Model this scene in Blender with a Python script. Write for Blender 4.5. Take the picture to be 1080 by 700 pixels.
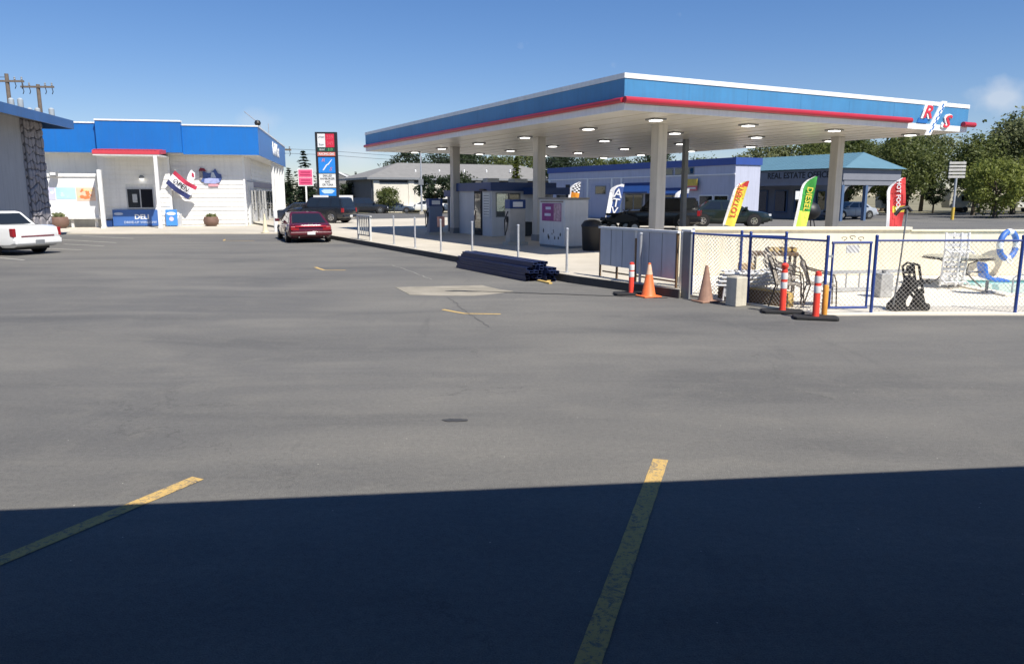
import bpy, math, random
from mathutils import Vector, Matrix
R = math.radians
random.seed(7)
for o in list(bpy.data.objects): bpy.data.objects.remove(o)
scene = bpy.context.scene
COL = scene.collection

# ---------------------------------------------------------------- camera
cam_d = bpy.data.cameras.new('camera'); cam = bpy.data.objects.new('camera', cam_d); COL.objects.link(cam)
cam.location = (0, 0, 1.95); cam.rotation_euler = (R(90 - 10.204), 0, 0)
cam_d.sensor_fit = 'HORIZONTAL'; cam_d.sensor_width = 36; cam_d.lens = 36 * 800 / 1080
cam_d.clip_end = 3000; cam_d.clip_start = .05
scene.camera = cam
# ---------------------------------------------------------------- sky and sun
SUN_EL = 53.0; LX, LY = -.62, .785            # horizontal travel of the sunlight
world = bpy.data.worlds.new('World'); scene.world = world; world.use_nodes = True
wn, wl = world.node_tree.nodes, world.node_tree.links
wn.clear()
wout = wn.new('ShaderNodeOutputWorld'); bg = wn.new('ShaderNodeBackground'); sky = wn.new('ShaderNodeTexSky')
sky.sky_type = 'NISHITA'; sky.sun_disc = False; sky.sun_elevation = R(SUN_EL); sky.sun_rotation = math.atan2(-LX, -LY)
sky.air_density = 1.0; sky.dust_density = .0; sky.ozone_density = 3.0; sky.altitude = 20
bg.inputs['Strength'].default_value = .074
tc = wn.new('ShaderNodeTexCoord')
def wmath(op, a, b=None, clamp=False):
    n = wn.new('ShaderNodeMath'); n.operation = op; n.use_clamp = clamp
    for i, v in enumerate((a, b)):
        if v is None: continue
        if isinstance(v, (int, float)): n.inputs[i].default_value = v
        else: wl.new(v, n.inputs[i])
    return n.outputs[0]
# one small cloud, a puff low on the right
def puff(d, r, amt):
    v = wn.new('ShaderNodeVectorMath'); v.operation = 'DISTANCE'
    sc = wn.new('ShaderNodeVectorMath'); sc.operation = 'MULTIPLY'; wl.new(tc.outputs['Generated'], sc.inputs[0]); sc.inputs[1].default_value = (1, 1, 1.9)
    d = Vector(d).normalized(); wl.new(sc.outputs[0], v.inputs[0]); v.inputs[1].default_value = (d.x, d.y, d.z * 1.9)
    n2 = wn.new('ShaderNodeTexNoise'); n2.inputs['Scale'].default_value = 26; n2.inputs['Detail'].default_value = 6; wl.new(tc.outputs['Generated'], n2.inputs['Vector'])
    base = wmath('SUBTRACT', 1.0, wmath('DIVIDE', v.outputs['Value'], r), True)
    return wmath('MULTIPLY', wmath('MULTIPLY', wmath('SUBTRACT', wmath('ADD', base, wmath('MULTIPLY', wmath('SUBTRACT', n2.outputs['Fac'], .5), 1.3)), .28, True), 1.9, True), amt)
p1 = puff((.618, 1.0, .122), .062, .5)
p2 = puff((-.325, 1.0, .092), .04, .2)
p3 = puff((-.205, 1.0, .052), .05, .35)
cl = wmath('MAXIMUM', wmath('MAXIMUM', p1, p2), p3)
mixc = wn.new('ShaderNodeMix'); mixc.data_type = 'RGBA'
wl.new(cl, mixc.inputs['Factor'])
hs = wn.new('ShaderNodeHueSaturation'); hs.inputs['Saturation'].default_value = 1.28
gm = wn.new('ShaderNodeGamma'); gm.inputs['Gamma'].default_value = .88; wl.new(sky.outputs[0], gm.inputs[0]); wl.new(gm.outputs[0], hs.inputs['Color']); tn = wn.new('ShaderNodeVectorMath'); tn.operation = 'MULTIPLY'; tn.inputs[1].default_value = (1.06, 1.08, 1.32); wl.new(hs.outputs[0], tn.inputs[0]); wl.new(tn.outputs[0], mixc.inputs['A']); mixc.inputs['B'].default_value = (7.6, 7.9, 8.4, 1)
wl.new(mixc.outputs['Result'], bg.inputs['Color']); wl.new(bg.outputs[0], wout.inputs[0])
sd = bpy.data.lights.new('sun', 'SUN'); sd.energy = 5.0; sd.angle = R(.53); sd.color = (1, .95, .87)
sun = bpy.data.objects.new('sun', sd); COL.objects.link(sun)
ce = math.cos(R(SUN_EL)); sun.rotation_euler = Vector((LX * ce, LY * ce, -math.sin(R(SUN_EL)))).to_track_quat('-Z', 'Y').to_euler()
sun.location = (20, -30, 40)
vs = scene.view_settings; vs.view_transform = 'Standard'; vs.look = 'None'; vs.gamma = 1; vs.exposure = .5; vs.use_curve_mapping = False
scene.render.engine = 'CYCLES'

# ---------------------------------------------------------------- materials
MATS = {}
def lin(c): return tuple((v / 12.92 if v <= .04045 else ((v + .055) / 1.055) ** 2.4) for v in c)
def mat(name, col, rough=.6, var=.12, vscale=3.0, bump=0.0, bscale=60, metal=0.0, emit=0.0, spec=.5, streak=0.0):
    """procedural paint / plastic / metal: two noises for wear, a fine bump"""
    if name in MATS: return MATS[name]
    m = bpy.data.materials.new(name); m.use_nodes = True
    N, L = m.node_tree.nodes, m.node_tree.links
    b = N['Principled BSDF']; b.inputs['Roughness'].default_value = rough; b.inputs['Metallic'].default_value = metal
    b.inputs['Specular IOR Level'].default_value = spec
    t = N.new('ShaderNodeTexCoord')
    n = N.new('ShaderNodeTexNoise'); n.inputs['Scale'].default_value = vscale; n.inputs['Detail'].default_value = 6; n.inputs['Roughness'].default_value = .65
    L.new(t.outputs['Object'], n.inputs['Vector'])
    r = N.new('ShaderNodeValToRGB'); e = r.color_ramp.elements
    e[0].position = .28; e[1].position = .72
    e[0].color = tuple(max(0, c * (1 - var)) for c in col) + (1,)
    e[1].color = tuple(min(1, c * (1 + var)) for c in col) + (1,)
    L.new(n.outputs['Fac'], r.inputs[0]); L.new(r.outputs[0], b.inputs['Base Color'])
    if streak:                                      # rain streaks and grime running down
        mpn = N.new('ShaderNodeMapping'); mpn.inputs['Scale'].default_value = (3.2, 3.2, .22); L.new(t.outputs['Object'], mpn.inputs[0])
        n3 = N.new('ShaderNodeTexNoise'); n3.inputs['Scale'].default_value = 2.2; n3.inputs['Detail'].default_value = 8; n3.inputs['Roughness'].default_value = .7; L.new(mpn.outputs[0], n3.inputs['Vector'])
        mr = N.new('ShaderNodeMapRange'); mr.inputs['From Min'].default_value = .46; mr.inputs['From Max'].default_value = .74; mr.inputs['To Max'].default_value = streak; L.new(n3.outputs['Fac'], mr.inputs['Value'])
        mx = N.new('ShaderNodeMix'); mx.data_type = 'RGBA'; L.new(mr.outputs[0], mx.inputs['Factor']); L.new(r.outputs[0], mx.inputs['A']); mx.inputs['B'].default_value = (*(.35*c + .05 for c in col), 1)
        L.new(mx.outputs['Result'], b.inputs['Base Color'])
    if emit:
        b.inputs['Emission Color'].default_value = (*col, 1); b.inputs['Emission Strength'].default_value = emit
    if bump:
        n2 = N.new('ShaderNodeTexNoise'); n2.inputs['Scale'].default_value = bscale; n2.inputs['Detail'].default_value = 4
        L.new(t.outputs['Object'], n2.inputs['Vector'])
        bp = N.new('ShaderNodeBump'); bp.inputs['Strength'].default_value = bump; bp.inputs['Distance'].default_value = .02
        L.new(n2.outputs['Fac'], bp.inputs['Height']); L.new(bp.outputs[0], b.inputs['Normal'])
    MATS[name] = m; return m
def glass(name, tint, refl=.14, clear=.75):
    if name in MATS: return MATS[name]
    m = bpy.data.materials.new(name); m.use_nodes = True
    N, L = m.node_tree.nodes, m.node_tree.links
    for n in list(N): N.remove(n)
    o = N.new('ShaderNodeOutputMaterial'); t = N.new('ShaderNodeBsdfTransparent'); t.inputs[0].default_value = (*tint, 1)
    g = N.new('ShaderNodeBsdfGlossy'); g.inputs['Roughness'].default_value = .03
    d = N.new('ShaderNodeBsdfDiffuse'); d.inputs[0].default_value = (.02, .025, .03, 1)
    f = N.new('ShaderNodeFresnel'); f.inputs[0].default_value = 1.5
    a = N.new('ShaderNodeMath'); a.operation = 'ADD'; a.use_clamp = True; L.new(f.outputs[0], a.inputs[0]); a.inputs[1].default_value = refl - .04
    x = N.new('ShaderNodeMixShader'); x.inputs[0].default_value = clear; L.new(d.outputs[0], x.inputs[1]); L.new(t.outputs[0], x.inputs[2])
    y = N.new('ShaderNodeMixShader'); L.new(a.outputs[0], y.inputs[0]); L.new(x.outputs[0], y.inputs[1]); L.new(g.outputs[0], y.inputs[2])
    L.new(y.outputs[0], o.inputs[0]); MATS[name] = m; return m
def car_paint(name, col, rough=.22):
    m = mat(name, col, rough, .05, 1.5, spec=.5); b = m.node_tree.nodes['Principled BSDF']
    b.inputs['Coat Weight'].default_value = .6; b.inputs['Coat Roughness'].default_value = .06; return m
def ground_mat(name, dark, light, s1, s2, grain=.25, gscale=90, bump=.35, specks=True, rough=.85, cracks=0.0):
    m = bpy.data.materials.new(name); m.use_nodes = True
    N, L = m.node_tree.nodes, m.node_tree.links; b = N['Principled BSDF']; b.inputs['Roughness'].default_value = rough; b.inputs['Specular IOR Level'].default_value = .3
    t = N.new('ShaderNodeTexCoord')
    def noise(s, d=5, ro=.6, dist=0):
        n = N.new('ShaderNodeTexNoise'); n.inputs['Scale'].default_value = s; n.inputs['Detail'].default_value = d; n.inputs['Roughness'].default_value = ro; n.inputs['Distortion'].default_value = dist
        L.new(t.outputs['Object'], n.inputs['Vector']); return n.outputs['Fac']
    def mth(op, a, c, cl=False):
        n = N.new('ShaderNodeMath'); n.operation = op; n.use_clamp = cl
        for i, v in enumerate((a, c)):
            if isinstance(v, (int, float)): n.inputs[i].default_value = v
            else: L.new(v, n.inputs[i])
        return n.outputs[0]
    big, mid, fine = noise(s1, 4, .55, .6), noise(s2, 6, .7, .3), noise(gscale, 3, .8)
    f = mth('ADD', mth('MULTIPLY', big, .62), mth('MULTIPLY', mid, .38))
    r = N.new('ShaderNodeValToRGB'); e = r.color_ramp.elements; e[0].position = .38; e[1].position = .62
    e[0].color = (*dark, 1); e[1].color = (*light, 1); L.new(f, r.inputs[0])
    g = mth('ADD', mth('MULTIPLY', fine, grain * 2), 1 - grain)
    mx = N.new('ShaderNodeVectorMath'); mx.operation = 'SCALE'; L.new(r.outputs[0], mx.inputs[0]); L.new(g, mx.inputs['Scale'])
    col = mx.outputs[0]
    if specks:
        v = N.new('ShaderNodeTexVoronoi'); v.inputs['Scale'].default_value = 4.3; v.inputs['Randomness'].default_value = 1; L.new(t.outputs['Object'], v.inputs['Vector'])
        sp = mth('LESS_THAN', v.outputs['Distance'], .022)
        mm = N.new('ShaderNodeMix'); mm.data_type = 'RGBA'; L.new(sp, mm.inputs['Factor']); L.new(col, mm.inputs['A']); mm.inputs['B'].default_value = (.5, .48, .44, 1)
        col = mm.outputs['Result']
    if cracks:
        v2 = N.new('ShaderNodeTexVoronoi'); v2.feature = 'DISTANCE_TO_EDGE'; v2.inputs['Scale'].default_value = cracks
        wv = N.new('ShaderNodeVectorMath'); wv.operation = 'ADD'; nn = N.new('ShaderNodeTexNoise'); nn.inputs['Scale'].default_value = .8; nn.inputs['Detail'].default_value = 5
        L.new(t.outputs['Object'], nn.inputs['Vector']); L.new(t.outputs['Object'], wv.inputs[0]); L.new(nn.outputs['Color'], wv.inputs[1]); L.new(wv.outputs[0], v2.inputs['Vector'])
        ck = mth('MULTIPLY', mth('LESS_THAN', v2.outputs['Distance'], .0016), mth('GREATER_THAN', mid, .5))
        mm = N.new('ShaderNodeMix'); mm.data_type = 'RGBA'; L.new(mth('MULTIPLY', ck, .55), mm.inputs['Factor']); L.new(col, mm.inputs['A']); mm.inputs['B'].default_value = (.025, .025, .025, 1)
        col = mm.outputs['Result']
    L.new(col, b.inputs['Base Color'])
    bp = N.new('ShaderNodeBump'); bp.inputs['Strength'].default_value = bump; bp.inputs['Distance'].default_value = .01; L.new(fine, bp.inputs['Height']); L.new(bp.outputs[0], b.inputs['Normal'])
    MATS[name] = m; return m
def leaf_mat(name, dark, light):
    m = bpy.data.materials.new(name); m.use_nodes = True
    N, L = m.node_tree.nodes, m.node_tree.links; b = N['Principled BSDF']; b.inputs['Roughness'].default_value = .55; b.inputs['Specular IOR Level'].default_value = .35
    t = N.new('ShaderNodeTexCoord'); n = N.new('ShaderNodeTexNoise'); n.inputs['Scale'].default_value = 1.6; n.inputs['Detail'].default_value = 5; L.new(t.outputs['Object'], n.inputs['Vector'])
    oi = N.new('ShaderNodeObjectInfo'); ad = N.new('ShaderNodeMath'); ad.operation = 'MULTIPLY_ADD'; L.new(oi.outputs['Random'], ad.inputs[0]); ad.inputs[1].default_value = .22; L.new(n.outputs['Fac'], ad.inputs[2])
    r = N.new('ShaderNodeValToRGB'); e = r.color_ramp.elements; e[0].position = .42; e[1].position = .78; e[0].color = (*dark, 1); e[1].color = (*light, 1)
    L.new(ad.outputs[0], r.inputs[0]); L.new(r.outputs[0], b.inputs['Base Color'])
    tr = N.new('ShaderNodeBsdfTranslucent'); L.new(r.outputs[0], tr.inputs[0]); mx = N.new('ShaderNodeMixShader'); mx.inputs[0].default_value = .48
    L.new(b.outputs[0], mx.inputs[1]); L.new(tr.outputs[0], mx.inputs[2]); L.new(mx.outputs[0], N['Material Output'].inputs[0])
    MATS[name] = m; return m

def asphalt_mat(name, paint=None, wear=.5):
    """old parking-lot asphalt: worn aggregate, streaks, sealed patches, tyre smears, fine cracks; with paint: a worn line on it"""
    m = bpy.data.materials.new(name); m.use_nodes = True
    N, L = m.node_tree.nodes, m.node_tree.links; b = N['Principled BSDF']; b.inputs['Specular IOR Level'].default_value = .28
    t = N.new('ShaderNodeNewGeometry').outputs['Position']
    def noise(s, d=5, ro=.6, dist=0.0, sc=(1,1,1), rz=0.0):
        mp = N.new('ShaderNodeMapping'); mp.inputs['Scale'].default_value = sc; mp.inputs['Rotation'].default_value = (0,0,rz); L.new(t, mp.inputs['Vector'])
        n = N.new('ShaderNodeTexNoise'); n.inputs['Scale'].default_value = s; n.inputs['Detail'].default_value = d; n.inputs['Roughness'].default_value = ro; n.inputs['Distortion'].default_value = dist
        L.new(mp.outputs[0], n.inputs['Vector']); return n.outputs['Fac']
    def mth(op, a, c=0.0, cl=False):
        n = N.new('ShaderNodeMath'); n.operation = op; n.use_clamp = cl
        for i_, v in enumerate((a, c)):
            if isinstance(v, (int, float)): n.inputs[i_].default_value = v
            else: L.new(v, n.inputs[i_])
        return n.outputs[0]
    def mix(f, A, B):
        mm = N.new('ShaderNodeMix'); mm.data_type = 'RGBA'
        for k_, v in (('Factor', f), ('A', A), ('B', B)):
            if isinstance(v, tuple): mm.inputs[k_].default_value = (*v, 1)
            elif isinstance(v, float): mm.inputs[k_].default_value = v
            else: L.new(v, mm.inputs[k_])
        return mm.outputs['Result']
    def band(f, lo, hi): return mth('MULTIPLY', mth('SUBTRACT', f, lo), 1/(hi-lo), True)
    big = noise(.12, 3, .5, .4); streak = noise(.55, 6, .62, .5, (.35,1.3,1), .12); mid = noise(1.7, 7, .7, .3); grain = noise(120, 2, .7); grain2 = noise(22, 4, .8)
    col = mix(band(big, .40, .62), (.130,.127,.120), (.165,.158,.142))
    col = mix(mth('MULTIPLY', band(streak, .50, .68), .55), col, (.210,.199,.175))
    col = mix(mth('MULTIPLY', band(streak, .47, .33), .55), col, (.092,.091,.089))
    col = mix(mth('MULTIPLY', band(mid, .52, .70), .30), col, (.215,.203,.178))
    col = mix(mth('MULTIPLY', band(noise(.9, 5, .6, 1.2, (1.6,.25,1), -.42), .62, .76), .30), col, (.075,.075,.075))   # tyre smears
    g = mth('ADD', mth('ADD', mth('MULTIPLY', grain, 1.25), mth('MULTIPLY', grain2, .75)), .0)
    sc_ = N.new('ShaderNodeVectorMath'); sc_.operation = 'SCALE'; L.new(col, sc_.inputs[0]); L.new(g, sc_.inputs['Scale']); col = sc_.outputs[0]
    v = N.new('ShaderNodeTexVoronoi'); v.inputs['Scale'].default_value = 7.0; L.new(t, v.inputs['Vector'])
    col = mix(mth('MULTIPLY', mth('LESS_THAN', v.outputs['Distance'], .035), mth('GREATER_THAN', mid, .50)), col, (.46,.44,.39))     # pale grit
    v3 = N.new('ShaderNodeTexVoronoi'); v3.inputs['Scale'].default_value = 5.1; L.new(t, v3.inputs['Vector'])
    col = mix(mth('MULTIPLY', mth('LESS_THAN', v3.outputs['Distance'], .045), mth('GREATER_THAN', mid, .60)), col, (.07,.07,.07))    # dark drips
    wv = N.new('ShaderNodeVectorMath'); wv.operation = 'ADD'; nn = N.new('ShaderNodeTexNoise'); nn.inputs['Scale'].default_value = 1.6; nn.inputs['Detail'].default_value = 8; nn.inputs['Roughness'].default_value = .7
    L.new(t, nn.inputs['Vector']); L.new(t, wv.inputs[0]); L.new(nn.outputs['Color'], wv.inputs[1])
    v2 = N.new('ShaderNodeTexVoronoi'); v2.feature = 'DISTANCE_TO_EDGE'; v2.inputs['Scale'].default_value = .22; L.new(wv.outputs[0], v2.inputs['Vector'])
    ck = mth('MULTIPLY', mth('LESS_THAN', v2.outputs['Distance'], .0022), band(noise(.5, 3), .48, .56))
    col = mix(mth('MULTIPLY', ck, .28), col, (.035,.035,.035))
    if paint:
        pc_ = mix(band(noise(6, 5, .7), .35, .7), tuple(c*.86 for c in paint), paint)
        worn = mth('MAXIMUM', band(noise(30, 6, .85), .535, .59), band(noise(6, 9, .85, .8), .535, .575))
        col = mix(mth('MULTIPLY', worn, wear), pc_, col)
    L.new(col, b.inputs['Base Color'])
    rg = mth('ADD', mth('MULTIPLY', mid, .25), .68); L.new(rg, b.inputs['Roughness'])
    bp = N.new('ShaderNodeBump'); bp.inputs['Strength'].default_value = .7; bp.inputs['Distance'].default_value = .012; L.new(mth('ADD', grain, mth('MULTIPLY', grain2, .8)), bp.inputs['Height']); L.new(bp.outputs[0], b.inputs['Normal'])
    MATS[name] = m; return m
ASPHALT = asphalt_mat('worn_asphalt')
ROADM = ground_mat('road_asphalt', (.10, .10, .10), (.13, .125, .12), .2, .8, .2, 40, .3, False)
CONC = ground_mat('pad_concrete', (.44, .40, .325), (.56, .51, .42), .22, 1.1, .14, 50, .25, False, .8)
DECKM = ground_mat('pool_deck_concrete', (.71, .65, .53), (.80, .74, .62), .5, 1.6, .12, 40, .2, False, .8)
PATCHM = ground_mat('pale_patch_concrete', (.23, .21, .165), (.34, .305, .245), .9, 2.6, .2, 40, .3, False, .85)
EARTH = ground_mat('dry_ground', (.16, .15, .09), (.26, .23, .15), .05, .4, .25, 20, .4, False)
WHITE = mat('white_paint', (.80, .80, .78), .5, .05, 1.2, .04, 30, streak=0.22)
WHITE2 = mat('weathered_white', (.70, .70, .67), .6, .13, 2.2, .08, 30, streak=0.35)
SIDING = mat('white_siding', (.80, .79, .75), .55, .05, .8, .05, 24, streak=0.22)
CREAM = mat('cream_stucco', (.81, .73, .56), .8, .07, .8, .25, 60, streak=0.28)
BLUE = mat('fascia_blue', (.012, .145, .47), .35, .06, .7, streak=0.22)
BLUE2 = mat('canopy_blue', (.062, .225, .43), .38, .12, .6, streak=0.3)
NAVY = mat('navy_paint', (.012, .045, .17), .45, .12, 1.5)
WINGBLUE = mat('wing_fascia_blue', (.05, .14, .34), .5, .1, 1.0, streak=0.3)
RED = mat('trim_red', (.42, .02, .04), .35, .08, 1.5, streak=0.2)
AWRED = mat('awning_red', (.58, .06, .08), .5, .1, 2)
FENCEB = mat('fence_blue', (.022, .055, .24), .42, .15, 6, streak=0.3)
BEAMB = mat('beam_blue', (.009, .022, .085), .45, .2, 4, streak=0.3)
GALV = mat('galvanised', (.52, .53, .54), .42, .15, 8, metal=.5)
WIRE = mat('chain_wire', (.46, .43, .38), .5, .1, 5, metal=.3)
STEELG = mat('grey_steel', (.20, .21, .22), .5, .12, 3)
GREYW = mat('grey_wall', (.46, .455, .45), .8, .06, 1.0, .15, 40, streak=0.3)
PANELG = mat('grey_panel', (.50, .52, .56), .6, .09, 1.8, .06, 20, streak=0.2)
CEIL = mat('canopy_ceiling', (.68, .645, .575), .32, .07, .8, streak=0.15)
BLACK = mat('black_plastic', (.012, .012, .013), .5, .2, 6)
RUBBER = mat('rubber', (.016, .016, .017), .8, .15, 8)
DARKIN = mat('dark_interior', (.02, .022, .026), .7, .2, 2)
CHROME = mat('chrome', (.62, .62, .62), .15, .04, 4, metal=1)
YELLOWP = asphalt_mat('yellow_line_paint', (.64,.43,.15), .85)
ARROWP = asphalt_mat('arrow_paint', (.66,.45,.16), .35)
OLDLINE = asphalt_mat('faded_line_paint', (.50,.48,.42), .55)
CONE_O = mat('cone_orange', (.80, .17, .045), .5, .14, 9, streak=0.3)
CONE_D = mat('dirty_cone', (.30, .17, .115), .7, .25, 8, streak=0.5)
DELIN = mat('delineator_red', (.80, .06, .035), .45, .08, 9)
REFLECT = mat('reflective_band', (.72, .72, .70), .35, .05, 9)
BROWN = mat('brown_timber', (.16, .10, .05), .75, .25, 6, .2, 30)
YTIMB = mat('yellow_timber', (.58, .40, .13), .7, .2, 6)
BRONZE = mat('bronze_metal', (.075, .06, .045), .5, .15, 8)
PLASTW = mat('white_plastic', (.78, .78, .76), .4, .05, 6)
SHOPW = mat('shop_wall_lavender', (.46, .48, .58), .7, .06, .8, .1, 30, streak=0.3)
SHOPB = mat('shop_blue_band', (.03, .075, .30), .5, .08, 1, streak=0.25)
TEAL = mat('teal_roof', (.10, .20, .255), .5, .08, 1.2)
PORCHG = mat('porch_grey', (.19, .20, .23), .7, .08, 1.5)
PORCHB = mat('porch_blue_post', (.07, .12, .22), .6, .08, 2)
ROOFG = mat('grey_shingle', (.20, .195, .185), .85, .12, 2, .4, 14)
WOODP = mat('pole_wood', (.14, .11, .085), .85, .2, 5, .2, 30)
BARK = mat('bark', (.09, .07, .05), .9, .25, 4, .5, 18)
LENS = mat('lamp_lens', (1, .97, .9), .3, 0, 1, emit=3.0)
STONE = mat('lava_stone', (.33, .31, .32), .85, .20, 2.6, .6, 14)
MORTAR = mat('dark_mortar', (.13, .125, .13), .9, .2, 5)
GLASSD = glass('dark_glass', (.5, .55, .58), .12, .45)
GLASSC = glass('clear_glass', (.8, .85, .86), .10, .85)
CARGL = glass('car_glass', (.18, .2, .22), .10, .35)
TAIL = mat('tail_lamp_red', (.28, .012, .018), .25, .1, 8)
HEADL = mat('head_lamp', (.7, .72, .74), .15, .05, 8)
LEAF_A = leaf_mat('leaves_mid', (.055, .080, .022), (.19, .215, .062))
LEAF_B = leaf_mat('leaves_bright', (.09, .118, .022), (.25, .28, .065))
LEAF_C = leaf_mat('leaves_conifer', (.018, .034, .016), (.055, .08, .032))
LEAF_Y = leaf_mat('leaves_young_conifer', (.05, .07, .014), (.15, .17, .035))
LEAF_S = leaf_mat('leaves_silver', (.09, .11, .045), (.25, .265, .12))

# ---------------------------------------------------------------- mesh helpers
class MB:
    def __init__(s): s.v = []; s.f = []; s.m = []
    def add(s, vs, fs, mi=0):
        k = len(s.v); s.v += [tuple(v) for v in vs]; s.f += [tuple(i + k for i in f) for f in fs]; s.m += [mi] * len(fs); return s
    def box(s, x0, x1, y0, y1, z0, z1, mi=0):
        return s.add([(x0,y0,z0),(x1,y0,z0),(x1,y1,z0),(x0,y1,z0),(x0,y0,z1),(x1,y0,z1),(x1,y1,z1),(x0,y1,z1)],
                     [(0,3,2,1),(4,5,6,7),(0,1,5,4),(1,2,6,5),(2,3,7,6),(3,0,4,7)], mi)
    def obox(s, c, size, mtx, mi=0):
        hx, hy, hz = (d / 2 for d in size)
        vs = [Vector(c) + mtx @ Vector((x, y, z)) for x, y, z in ((-hx,-hy,-hz),(hx,-hy,-hz),(hx,hy,-hz),(-hx,hy,-hz),(-hx,-hy,hz),(hx,-hy,hz),(hx,hy,hz),(-hx,hy,hz))]
        return s.add(vs, [(0,3,2,1),(4,5,6,7),(0,1,5,4),(1,2,6,5),(2,3,7,6),(3,0,4,7)], mi)
    def cyl(s, p0, p1, r0, r1=None, n=10, mi=0, cap=True):
        r1 = r0 if r1 is None else r1
        p0, p1 = Vector(p0), Vector(p1); d = (p1 - p0).normalized()
        u = d.orthogonal().normalized(); w = d.cross(u); vs = []
        for p, r in ((p0, r0), (p1, r1)):
            for i in range(n):
                t = 2 * math.pi * i / n; vs.append(p + u * (r * math.cos(t)) + w * (r * math.sin(t)))
        fs = [(i, (i + 1) % n, n + (i + 1) % n, n + i) for i in range(n)]
        if cap: fs += [tuple(range(n - 1, -1, -1)), tuple(range(n, 2 * n))]
        return s.add(vs, fs, mi)
    def tube(s, pts, r, n=6, mi=0):
        pts = [Vector(p) for p in pts]; rs = r if isinstance(r, (list, tuple)) else [r] * len(pts)
        vs = []; u = None
        for i, p in enumerate(pts):
            d = (pts[min(i + 1, len(pts) - 1)] - pts[max(i - 1, 0)]).normalized()
            u = d.orthogonal().normalized() if u is None else (u - d * u.dot(d)).normalized()
            w = d.cross(u)
            for j in range(n):
                t = 2 * math.pi * j / n; vs.append(p + u * (rs[i] * math.cos(t)) + w * (rs[i] * math.sin(t)))
        fs = [(i * n + j, i * n + (j + 1) % n, (i + 1) * n + (j + 1) % n, (i + 1) * n + j) for i in range(len(pts) - 1) for j in range(n)]
        fs += [tuple(range(n - 1, -1, -1)), tuple(range((len(pts) - 1) * n, len(pts) * n))]
        return s.add(vs, fs, mi)
    def lathe(s, prof, n=16, c=(0, 0, 0), mi=0):
        vs = []
        for r, z in prof:
            for i in range(n):
                t = 2 * math.pi * i / n; vs.append((c[0] + r * math.cos(t), c[1] + r * math.sin(t), c[2] + z))
        m = len(prof)
        fs = [(i * n + j, i * n + (j + 1) % n, (i + 1) * n + (j + 1) % n, (i + 1) * n + j) for i in range(m - 1) for j in range(n)]
        fs += [tuple(range(n - 1, -1, -1)), tuple(range((m - 1) * n, m * n))]
        return s.add(vs, fs, mi)
    def prism(s, poly, z0, z1, mi=0):
        n = len(poly); vs = [(x, y, z0) for x, y in poly] + [(x, y, z1) for x, y in poly]
        fs = [(i, (i + 1) % n, n + (i + 1) % n, n + i) for i in range(n)] + [tuple(range(n - 1, -1, -1)), tuple(range(n, 2 * n))]
        return s.add(vs, fs, mi)
    def prism_xz(s, poly, y0, y1, mi=0):
        n = len(poly); vs = [(x, y0, z) for x, z in poly] + [(x, y1, z) for x, z in poly]
        fs = [(i, (i + 1) % n, n + (i + 1) % n, n + i) for i in range(n)] + [tuple(range(n - 1, -1, -1)), tuple(range(n, 2 * n))]
        return s.add(vs, fs, mi)
    def prism_yz(s, poly, x0, x1, mi=0):
        n = len(poly); vs = [(x0, y, z) for y, z in poly] + [(x1, y, z) for y, z in poly]
        fs = [(i, (i + 1) % n, n + (i + 1) % n, n + i) for i in range(n)] + [tuple(range(n - 1, -1, -1)), tuple(range(n, 2 * n))]
        return s.add(vs, fs, mi)
    def mesh(s, name, mats, smooth=False):
        me = bpy.data.meshes.new(name); me.from_pydata(s.v, [], s.f)
        for m in (mats if isinstance(mats, (list, tuple)) else [mats]): me.materials.append(m)
        me.polygons.foreach_set('material_index', s.m)
        me.validate(); me.update()
        import bmesh
        bm = bmesh.new(); bm.from_mesh(me); bmesh.ops.recalc_face_normals(bm, faces=bm.faces); bm.to_mesh(me); bm.free()
        if smooth:
            me.polygons.foreach_set('use_smooth', [True] * len(me.polygons)); me.set_sharp_from_angle(angle=R(38))
        return me
    def build(s, name, mats, parent=None, smooth=False, bevel=0, loc=(0,0,0), rot=(0,0,0)):
        return link(name, s.mesh(name, mats, smooth), parent, bevel, loc, rot)
def link(name, me, parent=None, bevel=0, loc=(0,0,0), rot=(0,0,0)):
    o = bpy.data.objects.new(name, me); COL.objects.link(o); o.parent = parent; o.location = loc; o.rotation_euler = rot
    if bevel:
        b = o.modifiers.new('bevel', 'BEVEL'); b.width = bevel; b.segments = 2; b.limit_method = 'ANGLE'; b.harden_normals = False
    return o
def tag(o, label, cat, group=None):
    o['label'] = label; o['category'] = cat
    if group: o['group'] = group
    return o
def thing(name, label, cat, loc=(0,0,0), rz=0.0, group=None):
    o = bpy.data.objects.new(name, None); COL.objects.link(o); o.empty_display_size = .2
    o.location = loc; o.rotation_euler = (0, 0, rz); return tag(o, label, cat, group)
def struct(o): o['kind'] = 'structure'; return o
def stuff(o): o['kind'] = 'stuff'; return o
def copy_tree(o, parent=None):
    c = o.copy(); COL.objects.link(c); c.parent = parent
    for ch in [x for x in list(bpy.data.objects) if x.parent == o and x != c]: copy_tree(ch, c)
    return c
def dup(o, label, loc=None, rz=None):
    c = copy_tree(o); c['label'] = label
    if loc is not None: c.location = loc
    if rz is not None: c.rotation_euler = (0, 0, rz)
    return c
BX = lambda *a: MB().box(*a)
TEXTS = {}
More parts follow.
